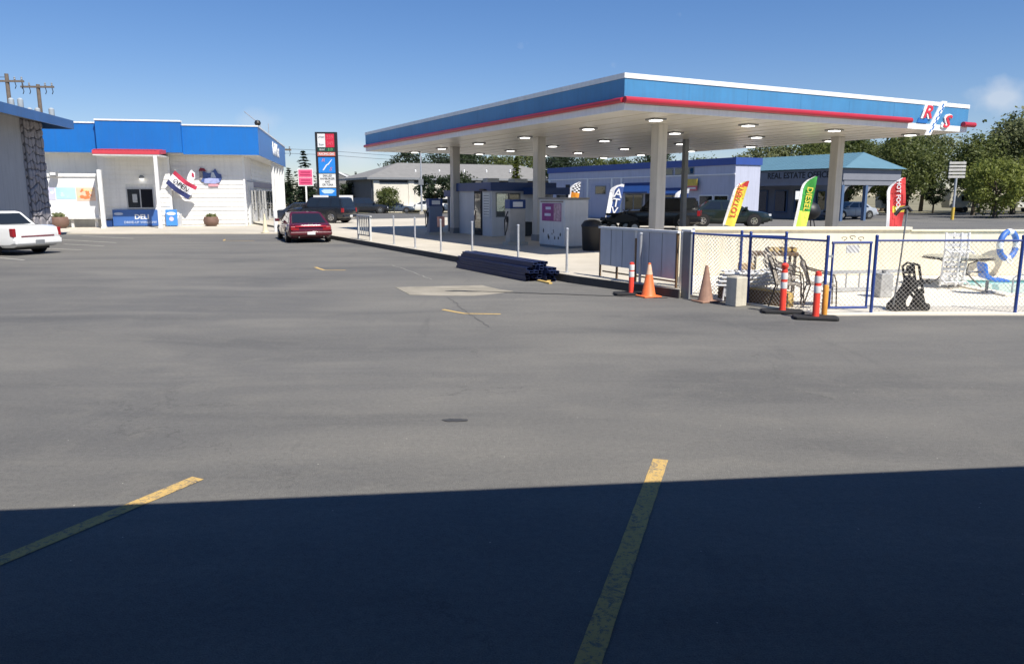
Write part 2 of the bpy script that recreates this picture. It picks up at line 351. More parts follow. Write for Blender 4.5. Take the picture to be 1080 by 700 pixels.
def text_mesh(body, size, extrude=.008, shear=0.0, align='CENTER', bold=0.0):
    key = (body, size, extrude, shear, align, bold)
    if key in TEXTS: return TEXTS[key]
    c = bpy.data.curves.new('t', 'FONT'); c.body = body; c.size = size; c.extrude = extrude; c.shear = shear; c.align_x = align; c.align_y = 'CENTER'; c.resolution_u = 2; c.offset = bold
    o = bpy.data.objects.new('t', c); COL.objects.link(o)
    me = bpy.data.meshes.new_from_object(o.evaluated_get(bpy.context.evaluated_depsgraph_get()))
    bpy.data.objects.remove(o); TEXTS[key] = me; return me
def text(body, size, m, parent, loc, rz=0.0, ry=0.0, sx=1.0, extrude=.008, shear=0.0, bold=0.0, name='lettering', align='CENTER'):
    me = text_mesh(body, size, extrude, shear, align, bold).copy(); me.materials.clear(); me.materials.append(m)
    o = link(name, me, parent, 0, loc); o.scale = (sx, 1, 1)
    o.rotation_mode = 'QUATERNION'
    o.rotation_quaternion = (Matrix.Rotation(rz, 3, 'Z') @ Matrix.Rotation(R(90), 3, 'X') @ Matrix.Rotation(ry, 3, 'Z')).to_quaternion()
    return o

# station frame: local x runs along the canopy front (to the right and back), local y along its side (left and back)
SA = R(28.5); AV = Vector((-math.sin(SA), math.cos(SA), 0)); BV = Vector((math.cos(SA), math.sin(SA), 0)); C0 = Vector((2.95, 20.7, 0))
def SF(a, b, z=0.0): p = C0 + AV * a + BV * b; return (p.x, p.y, z)
PZ = .18

# ================================================================= SETTING
struct(MB().add([(-900,-300,-.03),(900,-300,-.03),(900,1500,-.03),(-900,1500,-.03)], [(0,1,2,3)]).build('ground', EARTH))
struct(MB().add([(-70,-16,0),(75,-16,0),(75,66,0),(-70,66,0)], [(0,1,2,3)]).build('parking_lot', ASPHALT))
struct(MB().prism([(-120,66.02),(75,66.02),(110,66.02),(110,86),(-120,86)], -.028, .004).build('road', ROADM))
pad = [SF(-5.6,-2.72)[:2], (3.30,14.95), (4.02,18.72), (17.5,18.72), SF(8,17)[:2], SF(41,17)[:2], SF(38,-3.25)[:2], SF(-2.5,-3.12)[:2]]
struct(MB().prism(pad, -.02, PZ).build('station_pad', CONC, bevel=.02))
ap = [(-60,38.6),(-11.4,38.9),(-10.9,39.3),(-14.5,70),(-60,70)]
struct(MB().prism(ap, -.02, .07).build('store_apron', CONC, bevel=.02))
pooldeck = [(3.42,14.86),(5.12,12.33),(5.9,12.36),(22,12.36),(22,18.4),(4.1,18.4)]
# deck with the pool opening cut out: four slabs butted together
PX0, PX1, PY0, PY1 = 9.75, 19.0, 14.75, 17.3
d = MB(); d.prism([(3.42,14.86),(5.12,12.33),(5.9,12.36),(PX0,12.36),(PX0,18.4),(4.1,18.4)], -.02, .03)
d.box(PX0,22,12.36,PY0,-.02,.03); d.box(PX0,22,PY1,18.4,-.02,.03); d.box(PX1,22,PY0,PY1,-.02,.03)
struct(d.build('pool_deck', DECKM))
WATER = bpy.data.materials.new('pool_water'); WATER.use_nodes = True
_b = WATER.node_tree.nodes['Principled BSDF']; _b.inputs['Base Color'].default_value = (.16, .52, .55, 1); _b.inputs['Roughness'].default_value = .06
_n = WATER.node_tree.nodes.new('ShaderNodeTexNoise'); _n.inputs['Scale'].default_value = 5; _u = WATER.node_tree.nodes.new('ShaderNodeBump'); _u.inputs['Strength'].default_value = .12
WATER.node_tree.links.new(_n.outputs['Fac'], _u.inputs['Height']); WATER.node_tree.links.new(_u.outputs[0], _b.inputs['Normal'])
struct(BX(PX0+.01,PX1-.01,PY0+.01,PY1-.01,-.02,.012).build('pool_water', WATER))
cp = MB(); cp.box(PX0-.25,PX1+.25,PY0-.25,PY0+.03,.031,.07); cp.box(PX0-.25,PX1+.25,PY1-.03,PY1+.25,.031,.07); cp.box(PX0-.25,PX0+.03,PY0+.031,PY1-.031,.031,.07); cp.box(PX1-.03,PX1+.25,PY0+.031,PY1-.031,.031,.07)
struct(cp.build('pool_coping', DECKM, bevel=.012))

def strip(pts, w, z=.004):
    m = MB(); vs = []
    for i, p in enumerate(pts):
        q0, q1 = Vector(pts[max(i-1,0)]), Vector(pts[min(i+1,len(pts)-1)]); dd = (q1 - q0).normalized(); nn = Vector((-dd.y, dd.x)) * (w[i] if isinstance(w, list) else w) / 2
        vs += [(p[0]+nn.x, p[1]+nn.y, z), (p[0]-nn.x, p[1]-nn.y, z)]
    return m.add(vs, [(2*i, 2*i+1, 2*i+3, 2*i+2) for i in range(len(pts)-1)])
def wander(p, q, n, amp):
    p, q = Vector(p), Vector(q); nn = Vector((-(q-p).y, (q-p).x)).normalized()
    return [tuple(p.lerp(q, i/n) + nn * (random.uniform(-amp, amp) if 0 < i < n else 0)) for i in range(n+1)]
KERBM = mat('dark_kerb', (.060,.058,.055), .85, .25, 3, .4, 30)  # much darker than the pad concrete, for a thin strip along the kerb side
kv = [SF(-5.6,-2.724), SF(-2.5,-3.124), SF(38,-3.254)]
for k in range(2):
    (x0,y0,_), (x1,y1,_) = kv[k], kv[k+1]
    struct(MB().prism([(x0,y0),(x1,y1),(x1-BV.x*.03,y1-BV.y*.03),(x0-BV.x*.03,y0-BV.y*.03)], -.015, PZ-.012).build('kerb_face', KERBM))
# parking stall lines
struct(strip(wander((1.115,5.43),(.05,2.05),40,.0015), [.112+random.uniform(-.0025,.0025) for _ in range(41)]).build('stall_line', YELLOWP))
struct(strip(wander((-2.20,5.05),(-3.35,2.6),30,.0015), [.112+random.uniform(-.0025,.0025) for _ in range(31)]).build('stall_line', YELLOWP))
for p, q in (((-20.2,34.1),(-16.5,31.8)),((-18.2,30.95),(-15.9,29.7)),((-17.4,28.35),(-15.6,27.6)),((-16.8,24.4),(-14.9,23.2)),((-21.0,37.3),(-17.3,34.9))):
    struct(strip(wander(p, q, 10, .01), .10).build('stall_line', OLDLINE))
struct(strip([(-1.20,13.02),(-.97,12.75),(-.79,12.56),(-.19,12.50)], .075).build('arrow_mark', ARROWP))
struct(strip([(-5.42,20.9),(-5.2,20.45),(-4.97,20.05),(-4.40,20.02)], .09).build('arrow_mark', ARROWP))
struct(strip([(-12.9,34.3),(-12.6,33.3),(-11.2,33.2)], .09).build('arrow_mark', ARROWP))
# patched drain
struct(MB().prism([(-2.52,16.25),(-2.04,15.0),(-1.5,14.88),(-.75,14.86),(-.3,15.2),(.02,15.55),(-.25,15.85),(-.66,16.6),(-1.2,16.5)], -.01, .006).build('concrete_patch', PATCHM))
struct(strip(wander((-1.38,15.55),(-.62,15.5),8,.03), [.02,.10,.14,.13,.15,.13,.12,.10,.05], .011).build('drain_slot', DARKIN))
struct(strip(wander((-.62,15.5),(3.0,14.5),26,.02), .055, .010).build('tar_seam', mat('tar', (.03,.03,.03), .6, .2, 6)))
struct(strip(wander((-1.9,17.8),(-2.5,19.4),8,.03)+wander((-2.5,19.4),(-3.4,21.5),6,.03), .016, .005).build('hairline_crack', OLDLINE))
struct(strip(wander((-1.25,14.6),(-.35,11.2),22,.04), .014, .005).build('hairline_crack', ROADM))
def blotch(c, rx, ry, n=22, z=.005):
    vs = []
    for i in range(n):
        t = 2*math.pi*i/n; k = random.uniform(.75,1.15); vs.append((c[0]+rx*k*math.cos(t), c[1]+ry*k*math.sin(t), z))
    return MB().add(vs, [tuple(range(n))])
STAIN = mat('oil_stain', (.055,.053,.05), .6, .25, 9)
struct(blotch((-.5,6.44), .12, .05).build('oil_stain', STAIN))

# ================================================================= MOTEL (behind and to the left)
# the building the photograph was taken from: its roof throws the foreground shade
ED = math.atan2(.73, 6.46)
mo = thing('motel_building', 'low motel block with deep roof overhang behind the viewer', 'building', (0, 2.60, 0), ED)
BX(-40,42,-13,0,3.15,3.42).build('roof', STEELG, mo)
BX(-40.02,42.02,.002,.05,3.0,3.45).build('fascia', WINGBLUE, mo)
w = BX(-39.5,41.5,-12.5,-5.2,0,3.149).build('wall', GREYW, mo)
for k in range(-5, 6):
    dr = BX(k*7-.5,k*7+.5,-5.199,-5.13,0,2.1).build('door', BROWN, w)
    BX(k*7+1.2,k*7+3.2,-5.199,-5.12,.8,2.2).build('window', GLASSD, w)

# the wing at the left edge with its stone pillar
wg = thing('motel_wing', 'grey motel wing with stone pillar and blue roof edge behind white sedan', 'building', (-20.5, 36.5, -.18), math.atan2(.2,.98))
BX(-14,-1.40,-16,-.06,0,5.44).build('wall', GREYW, wg)
BX(-14.5,-.02,-16.4,0,5.45,5.50).build('soffit', mat('soffit_beige', (.42,.40,.37), .7, .06, 1), wg)
BX(-14.5,.0,-16.4,.03,5.502,5.56).build('roof', ROOFG, wg)
fa = MB(); fa.box(0.001,.05,-16.4,.06,5.16,5.55); fa.box(-14.5,0,.031,.06,5.16,5.55); fa.build('fascia', WINGBLUE, wg)
pl = BX(-2.2,-1.30,-2.10,-.02,0,5.44).build('stone_pillar', MORTAR, wg)
def stone_face(org, ux, uz, nrm, W, H, cols, rows, seed):
    """irregular lava stones on a jittered grid, each with its own bulge"""
    rnd = random.Random(seed); org, ux, uz, nrm = map(Vector, (org, ux, uz, nrm))
    g = [[(W*i/cols + (rnd.uniform(-.36,.36)*W/cols if 0<i<cols else 0), H*j/rows + (rnd.uniform(-.42,.42)*H/rows if 0<j<rows else 0)) for i in range(cols+1)] for j in range(rows+1)]
    for j in range(rows):
        for i in range(cols):
            q = [g[j][i], g[j][i+1], g[j+1][i+1], g[j+1][i]]
            cx, cz = sum(p[0] for p in q)/4, sum(p[1] for p in q)/4
            # eight-sided outline: corners cut and mid-edges pushed about
            ring = []
            for k in range(4):
                a_, b_ = q[k], q[(k+1)%4]
                for t in (.22, .78): ring.append((a_[0]+(b_[0]-a_[0])*t, a_[1]+(b_[1]-a_[1])*t))
            ring = [(cx+(x-cx)*.9*rnd.uniform(.92,1.06), cz+(z-cz)*.9*rnd.uniform(.92,1.06)) for x, z in ring]
            dep = rnd.uniform(.02,.075); vs = []
            for s, dd in ((1, -.02), (.97, dep*.6), (.68, dep)):
                for x, z in ring: vs.append(org + ux*(cx+(x-cx)*s) + uz*(cz+(z-cz)*s) + nrm*(dd*(rnd.uniform(.8,1.2) if dd>0 else 1)))
            m = MB(); n = 8; fs = [(r_*n+k, r_*n+(k+1)%n, (r_+1)*n+(k+1)%n, (r_+1)*n+k) for r_ in (0,1) for k in range(n)] + [tuple(range(16,24))]
            m.add(vs, fs).build('stone', STONE, pl)
stone_face((-1.30,-2.10,0), (0,1,0), (0,0,1), (1,0,0), 2.08, 5.42, 6, 15, 3)
stone_face((-2.2,-2.10,0), (1,0,0), (0,0,1), (0,-1,0), .9, 5.42, 3, 15, 4)

# ================================================================= STORE
ST = R(12)
def world_store(x, y, z): return (-16.69 + x*math.cos(ST) - y*math.sin(ST), 48.45 + x*math.sin(ST) + y*math.cos(ST), z + .07)
so = thing('store_building', 'white clapboard deli store with wide bright blue roof fascia', 'building', (-16.69, 48.45, .07), ST)
ZF = 4.30
# core walls, then lap boards on the front and side
wl_ = BX(-17,-.16,.05,19.4,0,ZF+.1).build('wall', SIDING, so)
def boards(x0, x1, y, z0, z1, par, side=False, skip=()):
    z = z0; hgt = .27
    while z < z1 - .02:
        t = min(z + hgt, z1)
        segs = [(x0, x1)]
        for sx0, sx1, sz0, sz1 in skip:
            if t > sz0 + .01 and z < sz1 - .01:
                segs = [p for s0, s1 in segs for p in ((s0, min(s1, sx0)), (max(s0, sx1), s1)) if p[1] - p[0] > .02]
        for s0, s1 in segs:
            poly = [(y, z), (y - .045, z + .004), (y - .012, t - .003), (y, t - .003)]
            m = MB()
            if side:
                n = 4; vs = [(-q[0], s0, q[1]) for q in poly] + [(-q[0], s1, q[1]) for q in poly]; m.add(vs, [(i,(i+1)%n,n+(i+1)%n,n+i) for i in range(n)] + [(3,2,1,0),(4,5,6,7)])
            else: m.prism_yz(poly, s0, s1)
            m.build('board', SIDING, par)
        z = t
boards(-4.35, -.14, .049, .12, ZF, wl_)                                     # right part of the front
# deli part of the front stands forward a little
dl = BX(-8.3,-4.36,-.45,.049,0,ZF).build('deli_bay', WHITE2, so)
boards(-8.3,-4.36,-.451,.12,ZF,dl, skip=((-6.86,-5.30,1.08,2.31),))
BX(-4.42,-4.30,-.50,-.40,0,ZF).build('corner_board', WHITE, so)
BX(-.16,-.04,-.02,.10,0,ZF).build('corner_board', WHITE, so)
win = MB(); win.box(-6.86,-5.30,-.50,-.452,1.08,1.15); win.box(-6.86,-5.30,-.50,-.452,2.24,2.31); win.box(-6.86,-6.79,-.50,-.452,1.15,2.24); win.box(-5.37,-5.30,-.50,-.452,1.15,2.24); win.box(-6.10,-6.04,-.50,-.452,1.15,2.24)
wf = win.build('window', GALV, so)
BX(-6.79,-6.10,-.475,-.453,1.15,2.24).build('pane', GLASSD, wf); BX(-6.04,-5.37,-.475,-.453,1.15,2.24).build('pane', mat('dark_pane',(.012,.013,.018),.12,.05,1), wf)
BX(-6.52,-6.26,-.49,-.476,1.45,1.95).build('notice', mat('notice_grey',(.42,.44,.45),.6,.3,9), wf)
# fascia in three lengths, soffits, white cap
fz = MB(); fz.box(-17,-8.0,-.99,-.93,4.36,6.02); fz.build('fascia', BLUE, so)
fz = MB(); fz.box(-8.0,-3.35,-1.32,-1.26,4.38,6.16); fz.box(-3.41,-3.35,-1.259,-.99,4.38,6.16); fz.box(-8.0,-7.94,-1.259,-.99,4.38,6.16); fz.build('fascia', BLUE, so)
fz = MB(); fz.box(-3.349,1.0,-.99,-.93,4.30,5.98); fz.build('fascia', BLUE, so)
fz = MB(); fz.box(.94,1.0,-.929,19.6,4.30,5.98); fz.build('fascia', BLUE, so)
sf = MB(); sf.box(-17,.94,-.929,19.6,ZF+.02,ZF+.14); sf.build('soffit', WHITE2, so)
rf = BX(-17,.939,-.928,19.6,5.6,5.95).build('roof', STEELG, so)
cp = MB(); cp.box(-17,-8.0,-1.03,-.90,6.021,6.10); cp.box(-8.03,-3.32,-1.36,-.90,6.161,6.25); cp.box(-3.319,1.04,-1.03,-.90,5.981,6.06); cp.box(.90,1.04,-.899,19.6,5.981,6.06)
cp.build('cap', WHITE, so)
# awning over the deli window
aw = MB(); aw.prism_yz([(-3.0,4.18),(-3.0,4.40),(-1.325,4.52),(-1.325,4.30)], -7.80, -4.25); awo = aw.build('awning', AWRED, so)
for k in range(17): MB().prism_yz([(-3.02,4.405),(-3.02,4.44),(-1.33,4.555),(-1.33,4.525)], -7.72+k*.2, -7.72+k*.2+.09).build('awning_rib', AWRED, awo)
BX(-7.79,-4.26,-2.98,-.46,4.10,4.17).build('awning_soffit', WHITE2, so)
p_ = BX(-4.60,-4.42,-3.0,-2.83,0,4.10).build('post', WHITE, so)
BX(-4.62,-4.40,-3.03,-2.80,0,.10).build('post_base', WHITE2, p_)
p_ = MB().box(-7.76,-7.56,-2.62,-2.42,0,3.32).build('post', WHITE, so)
BX(-7.79,-7.53,-2.65,-2.39,0,.10).build('post_base', WHITE2, p_)
lm = MB(); lm.lathe([(.05,0),(.13,.02),(.14,.14),(.06,.2)], 12, (-5.9,-.60,2.86)); lo = lm.build('wall_lamp', STEELG, so, True); MB().lathe([(.02,-.05),(.09,-.03),(.12,.0)], 12, (-5.9,-.60,2.86)).build('bulb', LENS, lo, True)
# side with covered walk: doors, windows, blue-grey band
BX(-.159,-.02,1.6,4.2,.0,2.75).build('side_wall_panel', WHITE2, so)
boards(.2,1.6,.155,.12,ZF,wl_, True)
boards(4.2,19.4,.155,2.9,ZF,wl_, True)
BX(-.15,-.05,1.62,18,2.42,2.80).build('sign_band', mat('mauve_band',(.22,.21,.27),.6,.05,1), so)
for k in range(5):
    y = 1.9 + k*3.2
    f = BX(-.159,.03,y,y+1.25,.0,2.3).build('door', GALV, so); BX(.031,.045,y+.12,y+1.13,.15,2.18).build('pane', GLASSD, f); MB().tube([(.06,y+1.02,.95),(.10,y+1.02,1.0),(.10,y+1.02,1.25),(.06,y+1.02,1.3)],.015).build('handle', CHROME, f)
    f = BX(-.159,.02,y+1.5,y+2.9,.75,2.3).build('window', GALV, so); BX(.021,.035,y+1.6,y+2.8,.85,2.2).build('pane', GLASSD, f)
for k in range(5):
    BX(.72,.90,9.2+k*2.3,9.38+k*2.3,0,ZF).build('post', WHITE, so)
text('Deli Mart', 1.35, WHITE, so, (1.02, 10.6, 5.2), R(90), 0, 1.0, .02, .25, .01, 'sign_letters')
ob = MB().lathe([(.0,0),(.14,.03),(.2,.16),(.14,.3),(.0,.34)], 12, (1.0,-.8,6.06)).build('roof_lamp', BLACK, so, True)
# things at the store
bn = thing('deli_banner', 'blue DELI drive-up window banner under the store window', 'banner', (-16.69,48.45,.07), ST)
BX(-7.68,-4.98,-.62,-.53,.05,1.02).build('panel', mat('banner_blue',(.045,.13,.38),.5,.08,1.2), bn)
text('DELI', .40, WHITE, bn, (-6.05,-.63,.58), 0, 0, 1.05, .006, 0, .008)
text('DRIVE-UP WINDOW', .20, mat('pale_print',(.45,.52,.66),.6,.05,2), bn, (-6.15,-.63,.26), 0, 0, 1.0, .006, 0, .003)
for cx in (-7.35,): MB().prism_xz([(cx+.26*math.cos(t*.2618), .78+.08*math.sin(t*.2618)) for t in range(24)], -.632, -.622).build('oval_print', mat('pale_print',(.45,.52,.66),.6,.05,2), bn)
bn = thing('drink_panel', 'bright blue panel with white oval right of the DELI banner', 'sign', (-16.69,48.45,.07), ST)
BX(-4.68,-4.03,-.72,-.63,.05,1.02).build('panel', mat('panel_blue',(.06,.25,.66),.5,.08,1.5), bn)
MB().prism_xz([(-4.36+.26*math.cos(t*.2618), .78+.10*math.sin(t*.2618)) for t in range(24)], -.732, -.722).build('oval_print', WHITE, bn)
MB().prism_xz([(-4.36+.13*math.cos(t*.2618), .46+.13*math.sin(t*.2618)) for t in range(24)], -.732, -.722).build('round_print', mat('pale_pinkish',(.72,.55,.60),.5,.1,4), bn)
bt = thing('low_trough', 'dark blue low trough left of the DELI banner', 'trough', (-16.69,48.45,.07), ST)
MB().box(-8.12,-7.72,-.85,-.5,0,.42).build('body', NAVY, bt, bevel=.02); BX(-8.15,-7.70,-.88,-.47,.421,.47).build('rim', BLACK, bt)
# menu board
mb_ = thing('menu_board', 'wide white menu board on legs with food posters left of deli', 'signboard', world_store(.42,0,0), ST)
BX(-12.6,-8.75,-1.05,-.80,.62,2.95).build('board', WHITE, mb_); BX(-12.7,-8.65,-1.12,-.74,2.951,3.14).build('board_cap', WHITE, mb_); BX(-12.7,-8.65,-1.15,-.72,.50,.619).build('ledge', WHITE, mb_)
for x in (-12.3,-10.3,-9.0): BX(x,x+.14,-.98,-.86,0,.499).build('leg', WHITE2, mb_)
def poster(x0,x1,z0,z1,cols,par,y0=-1.065,y1=-1.051,seed=1,n=7):
    rnd = random.Random(seed); b = BX(x0,x1,y0,y1,z0,z1).build('poster', cols[0], par)
    for k in range(n):
        cx, cz = rnd.uniform(x0+.15,x1-.15), rnd.uniform(z0+.12,z1-.12); r = rnd.uniform(.05,.13)*min(1,(z1-z0))
        MB().prism_xz([(cx+r*1.3*math.cos(t*.5236), cz+r*math.sin(t*.5236)) for t in range(12)], y0-.004-.001*k, y0-.0005-.001*k).build('print', rnd.choice(cols[1:]), b)
PSKY, PLAV, PPEACH, PORN, PYEL = mat('print_sky',(.42,.66,.80),.5,.12,1.5), mat('print_lavender',(.55,.55,.70),.5,.1,2), mat('print_peach',(.80,.55,.40),.5,.15,3), mat('print_orange',(.75,.22,.08),.5,.15,4), mat('print_yellow',(.80,.62,.25),.5,.15,4)
poster(-12.0,-10.98,1.62,2.32,[PLAV,PSKY,WHITE],mb_,seed=2,n=4); poster(-10.93,-9.88,1.66,2.33,[PSKY,mat('print_paler',(.55,.74,.84),.5,.1,2)],mb_,seed=3,n=3); poster(-9.84,-8.82,1.56,2.33,[PPEACH,PORN,PYEL,PORN],mb_,seed=5,n=12)
fl = MB(); fl.box(-11.05,-10.65,-1.5,-1.25,2.98,3.22); f_ = fl.build('flood_lamp', STEELG, mb_); BX(-11.0,-10.7,-1.52,-1.501,3.02,3.18).build('lamp_face', REFLECT, f_); MB().tube([(-10.85,-1.3,3.0),(-10.85,-1.15,3.0),(-10.85,-1.1,3.0)],.03).build('bracket', STEELG, f_)
# emblem and flags
em = thing('wall_emblem', 'small painted blue emblem with pink strip on the white store wall', 'emblem', (-16.69,48.45,.07), ST)
E0 = [(-2.62,2.72),(-2.6,3.2),(-2.45,3.35),(-2.15,3.2),(-1.95,3.3),(-1.75,3.5),(-1.6,3.2),(-1.42,3.15),(-1.4,2.9),(-1.55,2.65),(-2.3,2.6)]
MB().prism_xz(E0,-.06,-.005).build('backing', mat('emblem_blue',(.06,.10,.27),.5,.3,5), em)
MB().prism_xz([(-2.45,2.62),(-2.4,2.88),(-2.1,2.93),(-1.6,2.9),(-1.52,2.68),(-1.8,2.58)],-.085,-.061).build('name_band', mat('emblem_lilac',(.34,.38,.62),.5,.25,6), em)
MB().prism_xz([(-2.05,2.95),(-1.98,3.28),(-1.85,3.28),(-1.72,2.95)],-.075,-.061).build('centre_panel', mat('emblem_pale',(.55,.6,.66),.5,.2,6), em)
MB().prism_xz([(-2.72,3.35),(-2.62,3.55),(-2.4,3.52),(-2.28,3.36)],-.075,-.01).build('red_shape', mat('emblem_maroon',(.23,.02,.04),.5,.2,6), em)
MB().prism_xz([(-2.70,2.85),(-2.68,3.33),(-2.5,3.34),(-2.48,3.0),(-2.6,2.8)],-.07,-.008).build('grey_shape', mat('emblem_grey',(.30,.28,.27),.5,.4,7), em)
BX(-2.2,-1.62,-.072,-.01,2.42,2.57).build('pink_strip', mat('emblem_pink',(.70,.30,.34),.5,.1,4), em)
FW, FN, FR_ = mat('flag_white',(.78,.78,.80),.7,.04,3), mat('flag_navy',(.02,.03,.12),.7,.1,3), mat('flag_red',(.45,.03,.07),.7,.1,3)
def droop_flag(label, base, length, rows, tilt, body, txt=True, tip=False):
    f = thing('open_flag', label, 'flag', base, ST)
    MB().tube([(-.0,.62,-.35),(0,.3,.2),(0,-.1,.85)],.022).build('pole', WHITE, f)
    n = 14; W = .95; cs, sn = math.cos(tilt), math.sin(tilt)
    m = MB()
    for r_, (c0, c1) in enumerate(((0,.26),(.26,.70),(.70,1.0))):
        for i in range(n):
            vs = []
            for s, c in ((i/n,c0),((i+1)/n,c0),((i+1)/n,c1),(i/n,c1)):
                u, v = s*length, -c*W; sag = .10*math.sin(s*3.1)
                vs.append((u*cs - v*sn, -.12 + .05*math.sin(s*9+c*2), .8 + u*sn + v*cs - sag))
            m.add(vs, [(0,1,2,3)], rows[r_])
    o = m.build('cloth', [FR_, FW, FN], f); sdm = o.modifiers.new('s','SOLIDIFY'); sdm.thickness = .012
    if txt:
        tx = text('OPEN', .40, BLACK, f, (0,0,0), 0, tilt, 1.0, .004, 0, .004); u, v = length*.47, -.48*W
        tx.location = (u*cs - v*sn, -.21, .8 + u*sn + v*cs - .08)
    return f
droop_flag('drooping red white and navy OPEN flag on the store wall', world_store(-3.95,-.62,2.55), 1.55, (0,1,2), R(-38), 'OPEN')
f2 = thing('small_flag', 'small white flag with red mark right of the OPEN flag', 'flag', world_store(-2.98,-.62,2.6), ST)
MB().tube([(0,.62,-.35),(0,.3,.2),(0,-.1,.82)],.02).build('pole', WHITE, f2)
o = MB().prism_xz([(-.05,.80),(.16,.62),(.14,.30),(-.03,.12),(-.34,.22),(-.22,.55)], -.13,-.11).build('cloth', FW, f2)
MB().prism_xz([(-.02,.66),(.10,.56),(.10,.34),(-.04,.40)], -.14,-.131).build('red_print', FR_, f2)
def planter(label, loc, s=1.0):
    p = thing('barrel_planter', label, 'planter', loc)
    MB().lathe([(.24*s,0),(.36*s,.12*s),(.40*s,.30*s),(.35*s,.50*s),(.31*s,.50*s),(.30*s,.42*s)], 18).build('pot', mat('pot_brown',(.17,.10,.075),.6,.2,6), p, True)
    rnd = random.Random(int(s*100)); m = MB()
    for k in range(60):
        t = rnd.uniform(0,6.28); r = rnd.uniform(0,.28*s); z = .5*s+rnd.uniform(-.03,.14)*s; q = Vector((r*math.cos(t), r*math.sin(t), z)); d1 = Vector((rnd.uniform(-1,1),rnd.uniform(-1,1),rnd.uniform(-.3,1))).normalized()*.07*s; d2 = d1.orthogonal().normalized()*.04*s
        m.add([q-d1-d2,q+d1-d2,q+d1+d2,q-d1+d2],[(0,1,2,3)])
    stuff(m.build('plants', LEAF_S, p))
planter('round brown barrel planter in front of the white store wall', world_store(-2.1,-.6,0), 1.15)
planter('wide brown barrel planter below the menu board', world_store(-10.2,-1.9,0), 1.3)
ab = thing('sandwich_board', 'small grey folding board leaning at the store wall below the flag', 'sign', world_store(-3.95,-.35,0), ST)
MB().prism_xz([(-.38,0),(.1,0),(.1,.80)],-.12,-.04).build('leaf', mat('board_grey',(.5,.5,.5),.6,.1,3), ab); MB().prism_xz([(-.36,0),(.1,0),(.1,.78)],.08,.14).build('leaf', WHITE2, ab)

# ================================================================= FUEL CANOPY
LA, LB, ZC, ZT = 21.9, 15.1, 4.16, 5.10
ca = thing('fuel_canopy', 'big flat fuel station canopy with blue fascia and red trim', 'canopy', SF(0,0,0), SA)
BX(.03,LB-.03,.03,LA-.03,ZC,ZC+.05).build('ceiling', CEIL, ca)
# ceiling pans: shallow seams
for k in range(1, 15):
    BX(k*LB/15-.012, k*LB/15+.012, .05, LA-.05, ZC-.012, ZC-.001).build('ceiling_seam', CEIL, ca)
BX(.03,LB-.03,.03,LA-.03,ZT-.35,ZT-.25).build('roof', STEELG, ca)
for nm, (x0,x1,y0,y1) in (('f',(0,LB,0,.03)),('b',(0,LB,LA-.03,LA)),('l',(0,.03,.031,LA-.031)),('r',(LB-.03,LB,.031,LA-.031))):
    BX(x0,x1,y0,y1,ZC+.0,ZC+.19).build('deck_edge', WHITE, ca)
    f = BX(x0,x1,y0,y1,ZC+.192,ZT-.13).build('fascia', BLUE2, ca)
    ex = .02
    BX(x0-ex if nm!='r' else x0, x1+ex if nm!='l' else x1, y0-ex if nm in 'f' else y0, y1+ex if nm in 'b' else y1, ZT-.129, ZT).build('cap', WHITE, ca)
JOINTB = mat('joint_blue', (.05,.18,.34), .5, .1, 2)
# panel joints on the fascia
for k in range(1, 7): BX(k*2.2-.004,k*2.2+.004,-.003,-.001,ZC+.2,ZT-.14).build('joint', JOINTB, ca)
for k in range(1, 10): BX(-.003,-.001,k*2.2-.004,k*2.2+.004,ZC+.2,ZT-.14).build('joint', JOINTB, ca)
zt = ZC+.255
def half_tube(p0, p1, r, nrm):
    return MB().cyl(p0, p1, r, r, 16)
half_tube((-.05,-.085,zt),(11.8,-.085,zt),.088,0).build('red_trim', RED, ca, True)
half_tube((14.72,-.085,zt),(LB+.28,-.085,zt),.088,0).build('red_trim', RED, ca, True)
half_tube((-.05,.01,zt),(-.05,LA,zt),.07,0).build('red_trim', RED, ca, True)
BX(.0,11.8,-.04,-.002,ZC+.165,ZC+.18).build('trim_bracket', STEELG, ca)
def column(b, a, w, m, base=True):
    c = BX(b-w/2,b+w/2,a-w/2,a+w/2,PZ,ZC-.001).build('column', m, ca, bevel=.015)
    if base: BX(b-w/2-.04,b+w/2+.04,a-w/2-.04,a+w/2+.04,PZ,PZ+.25).build('column_base', STEELG, c)
COLM = mat('column_paint', (.52,.50,.46), .5, .07, 1.2, streak=0.35)
column(3.45, 2.75, .36, COLM); column(2.9, 9.3, .36, COLM); column(2.6, 16.6, .36, COLM); column(12.85, 3.6, .36, COLM); column(8.6, 7.4, .19, STEELG)
# R/S emblem on the front fascia
LG = mat('logo_red', (.60,.03,.05), .4, .06, 3); LW = mat('logo_white', (.82,.82,.82), .4, .03, 3); LN = mat('logo_blue', (.02,.14,.42), .4, .06, 3)
text('R', .62, LW, ca, (12.62,-.03,4.73), 0, 0, 1.4, .02, .35, .03, 'logo_letter'); text('R', .60, LG, ca, (12.68,-.06,4.72), 0, 0, 1.35, .012, .35, .008, 'logo_letter')
text('S', .62, LW, ca, (13.72,-.03,4.46), 0, 0, 1.4, .02, .35, .03, 'logo_letter'); text('S', .60, LG, ca, (13.77,-.06,4.45), 0, 0, 1.35, .012, .35, .008, 'logo_letter')
MB().prism_xz([(12.70,3.98),(12.98,3.98),(13.74,5.14),(13.46,5.14)], -.05, -.004).build('logo_slash', LW, ca)
for k in range(9):
    for j in range(2):
        if (k + j) % 2: continue
        u0 = .115 + .075*j; z0 = 4.06 + k*.11; x = 12.70 + (z0-3.98)*.655 + u0
        MB().prism_xz([(x,z0),(x+.075,z0),(x+.075+.07,z0+.11),(x+.07,z0+.11)], -.056, -.0505).build('logo_check', LN, ca)
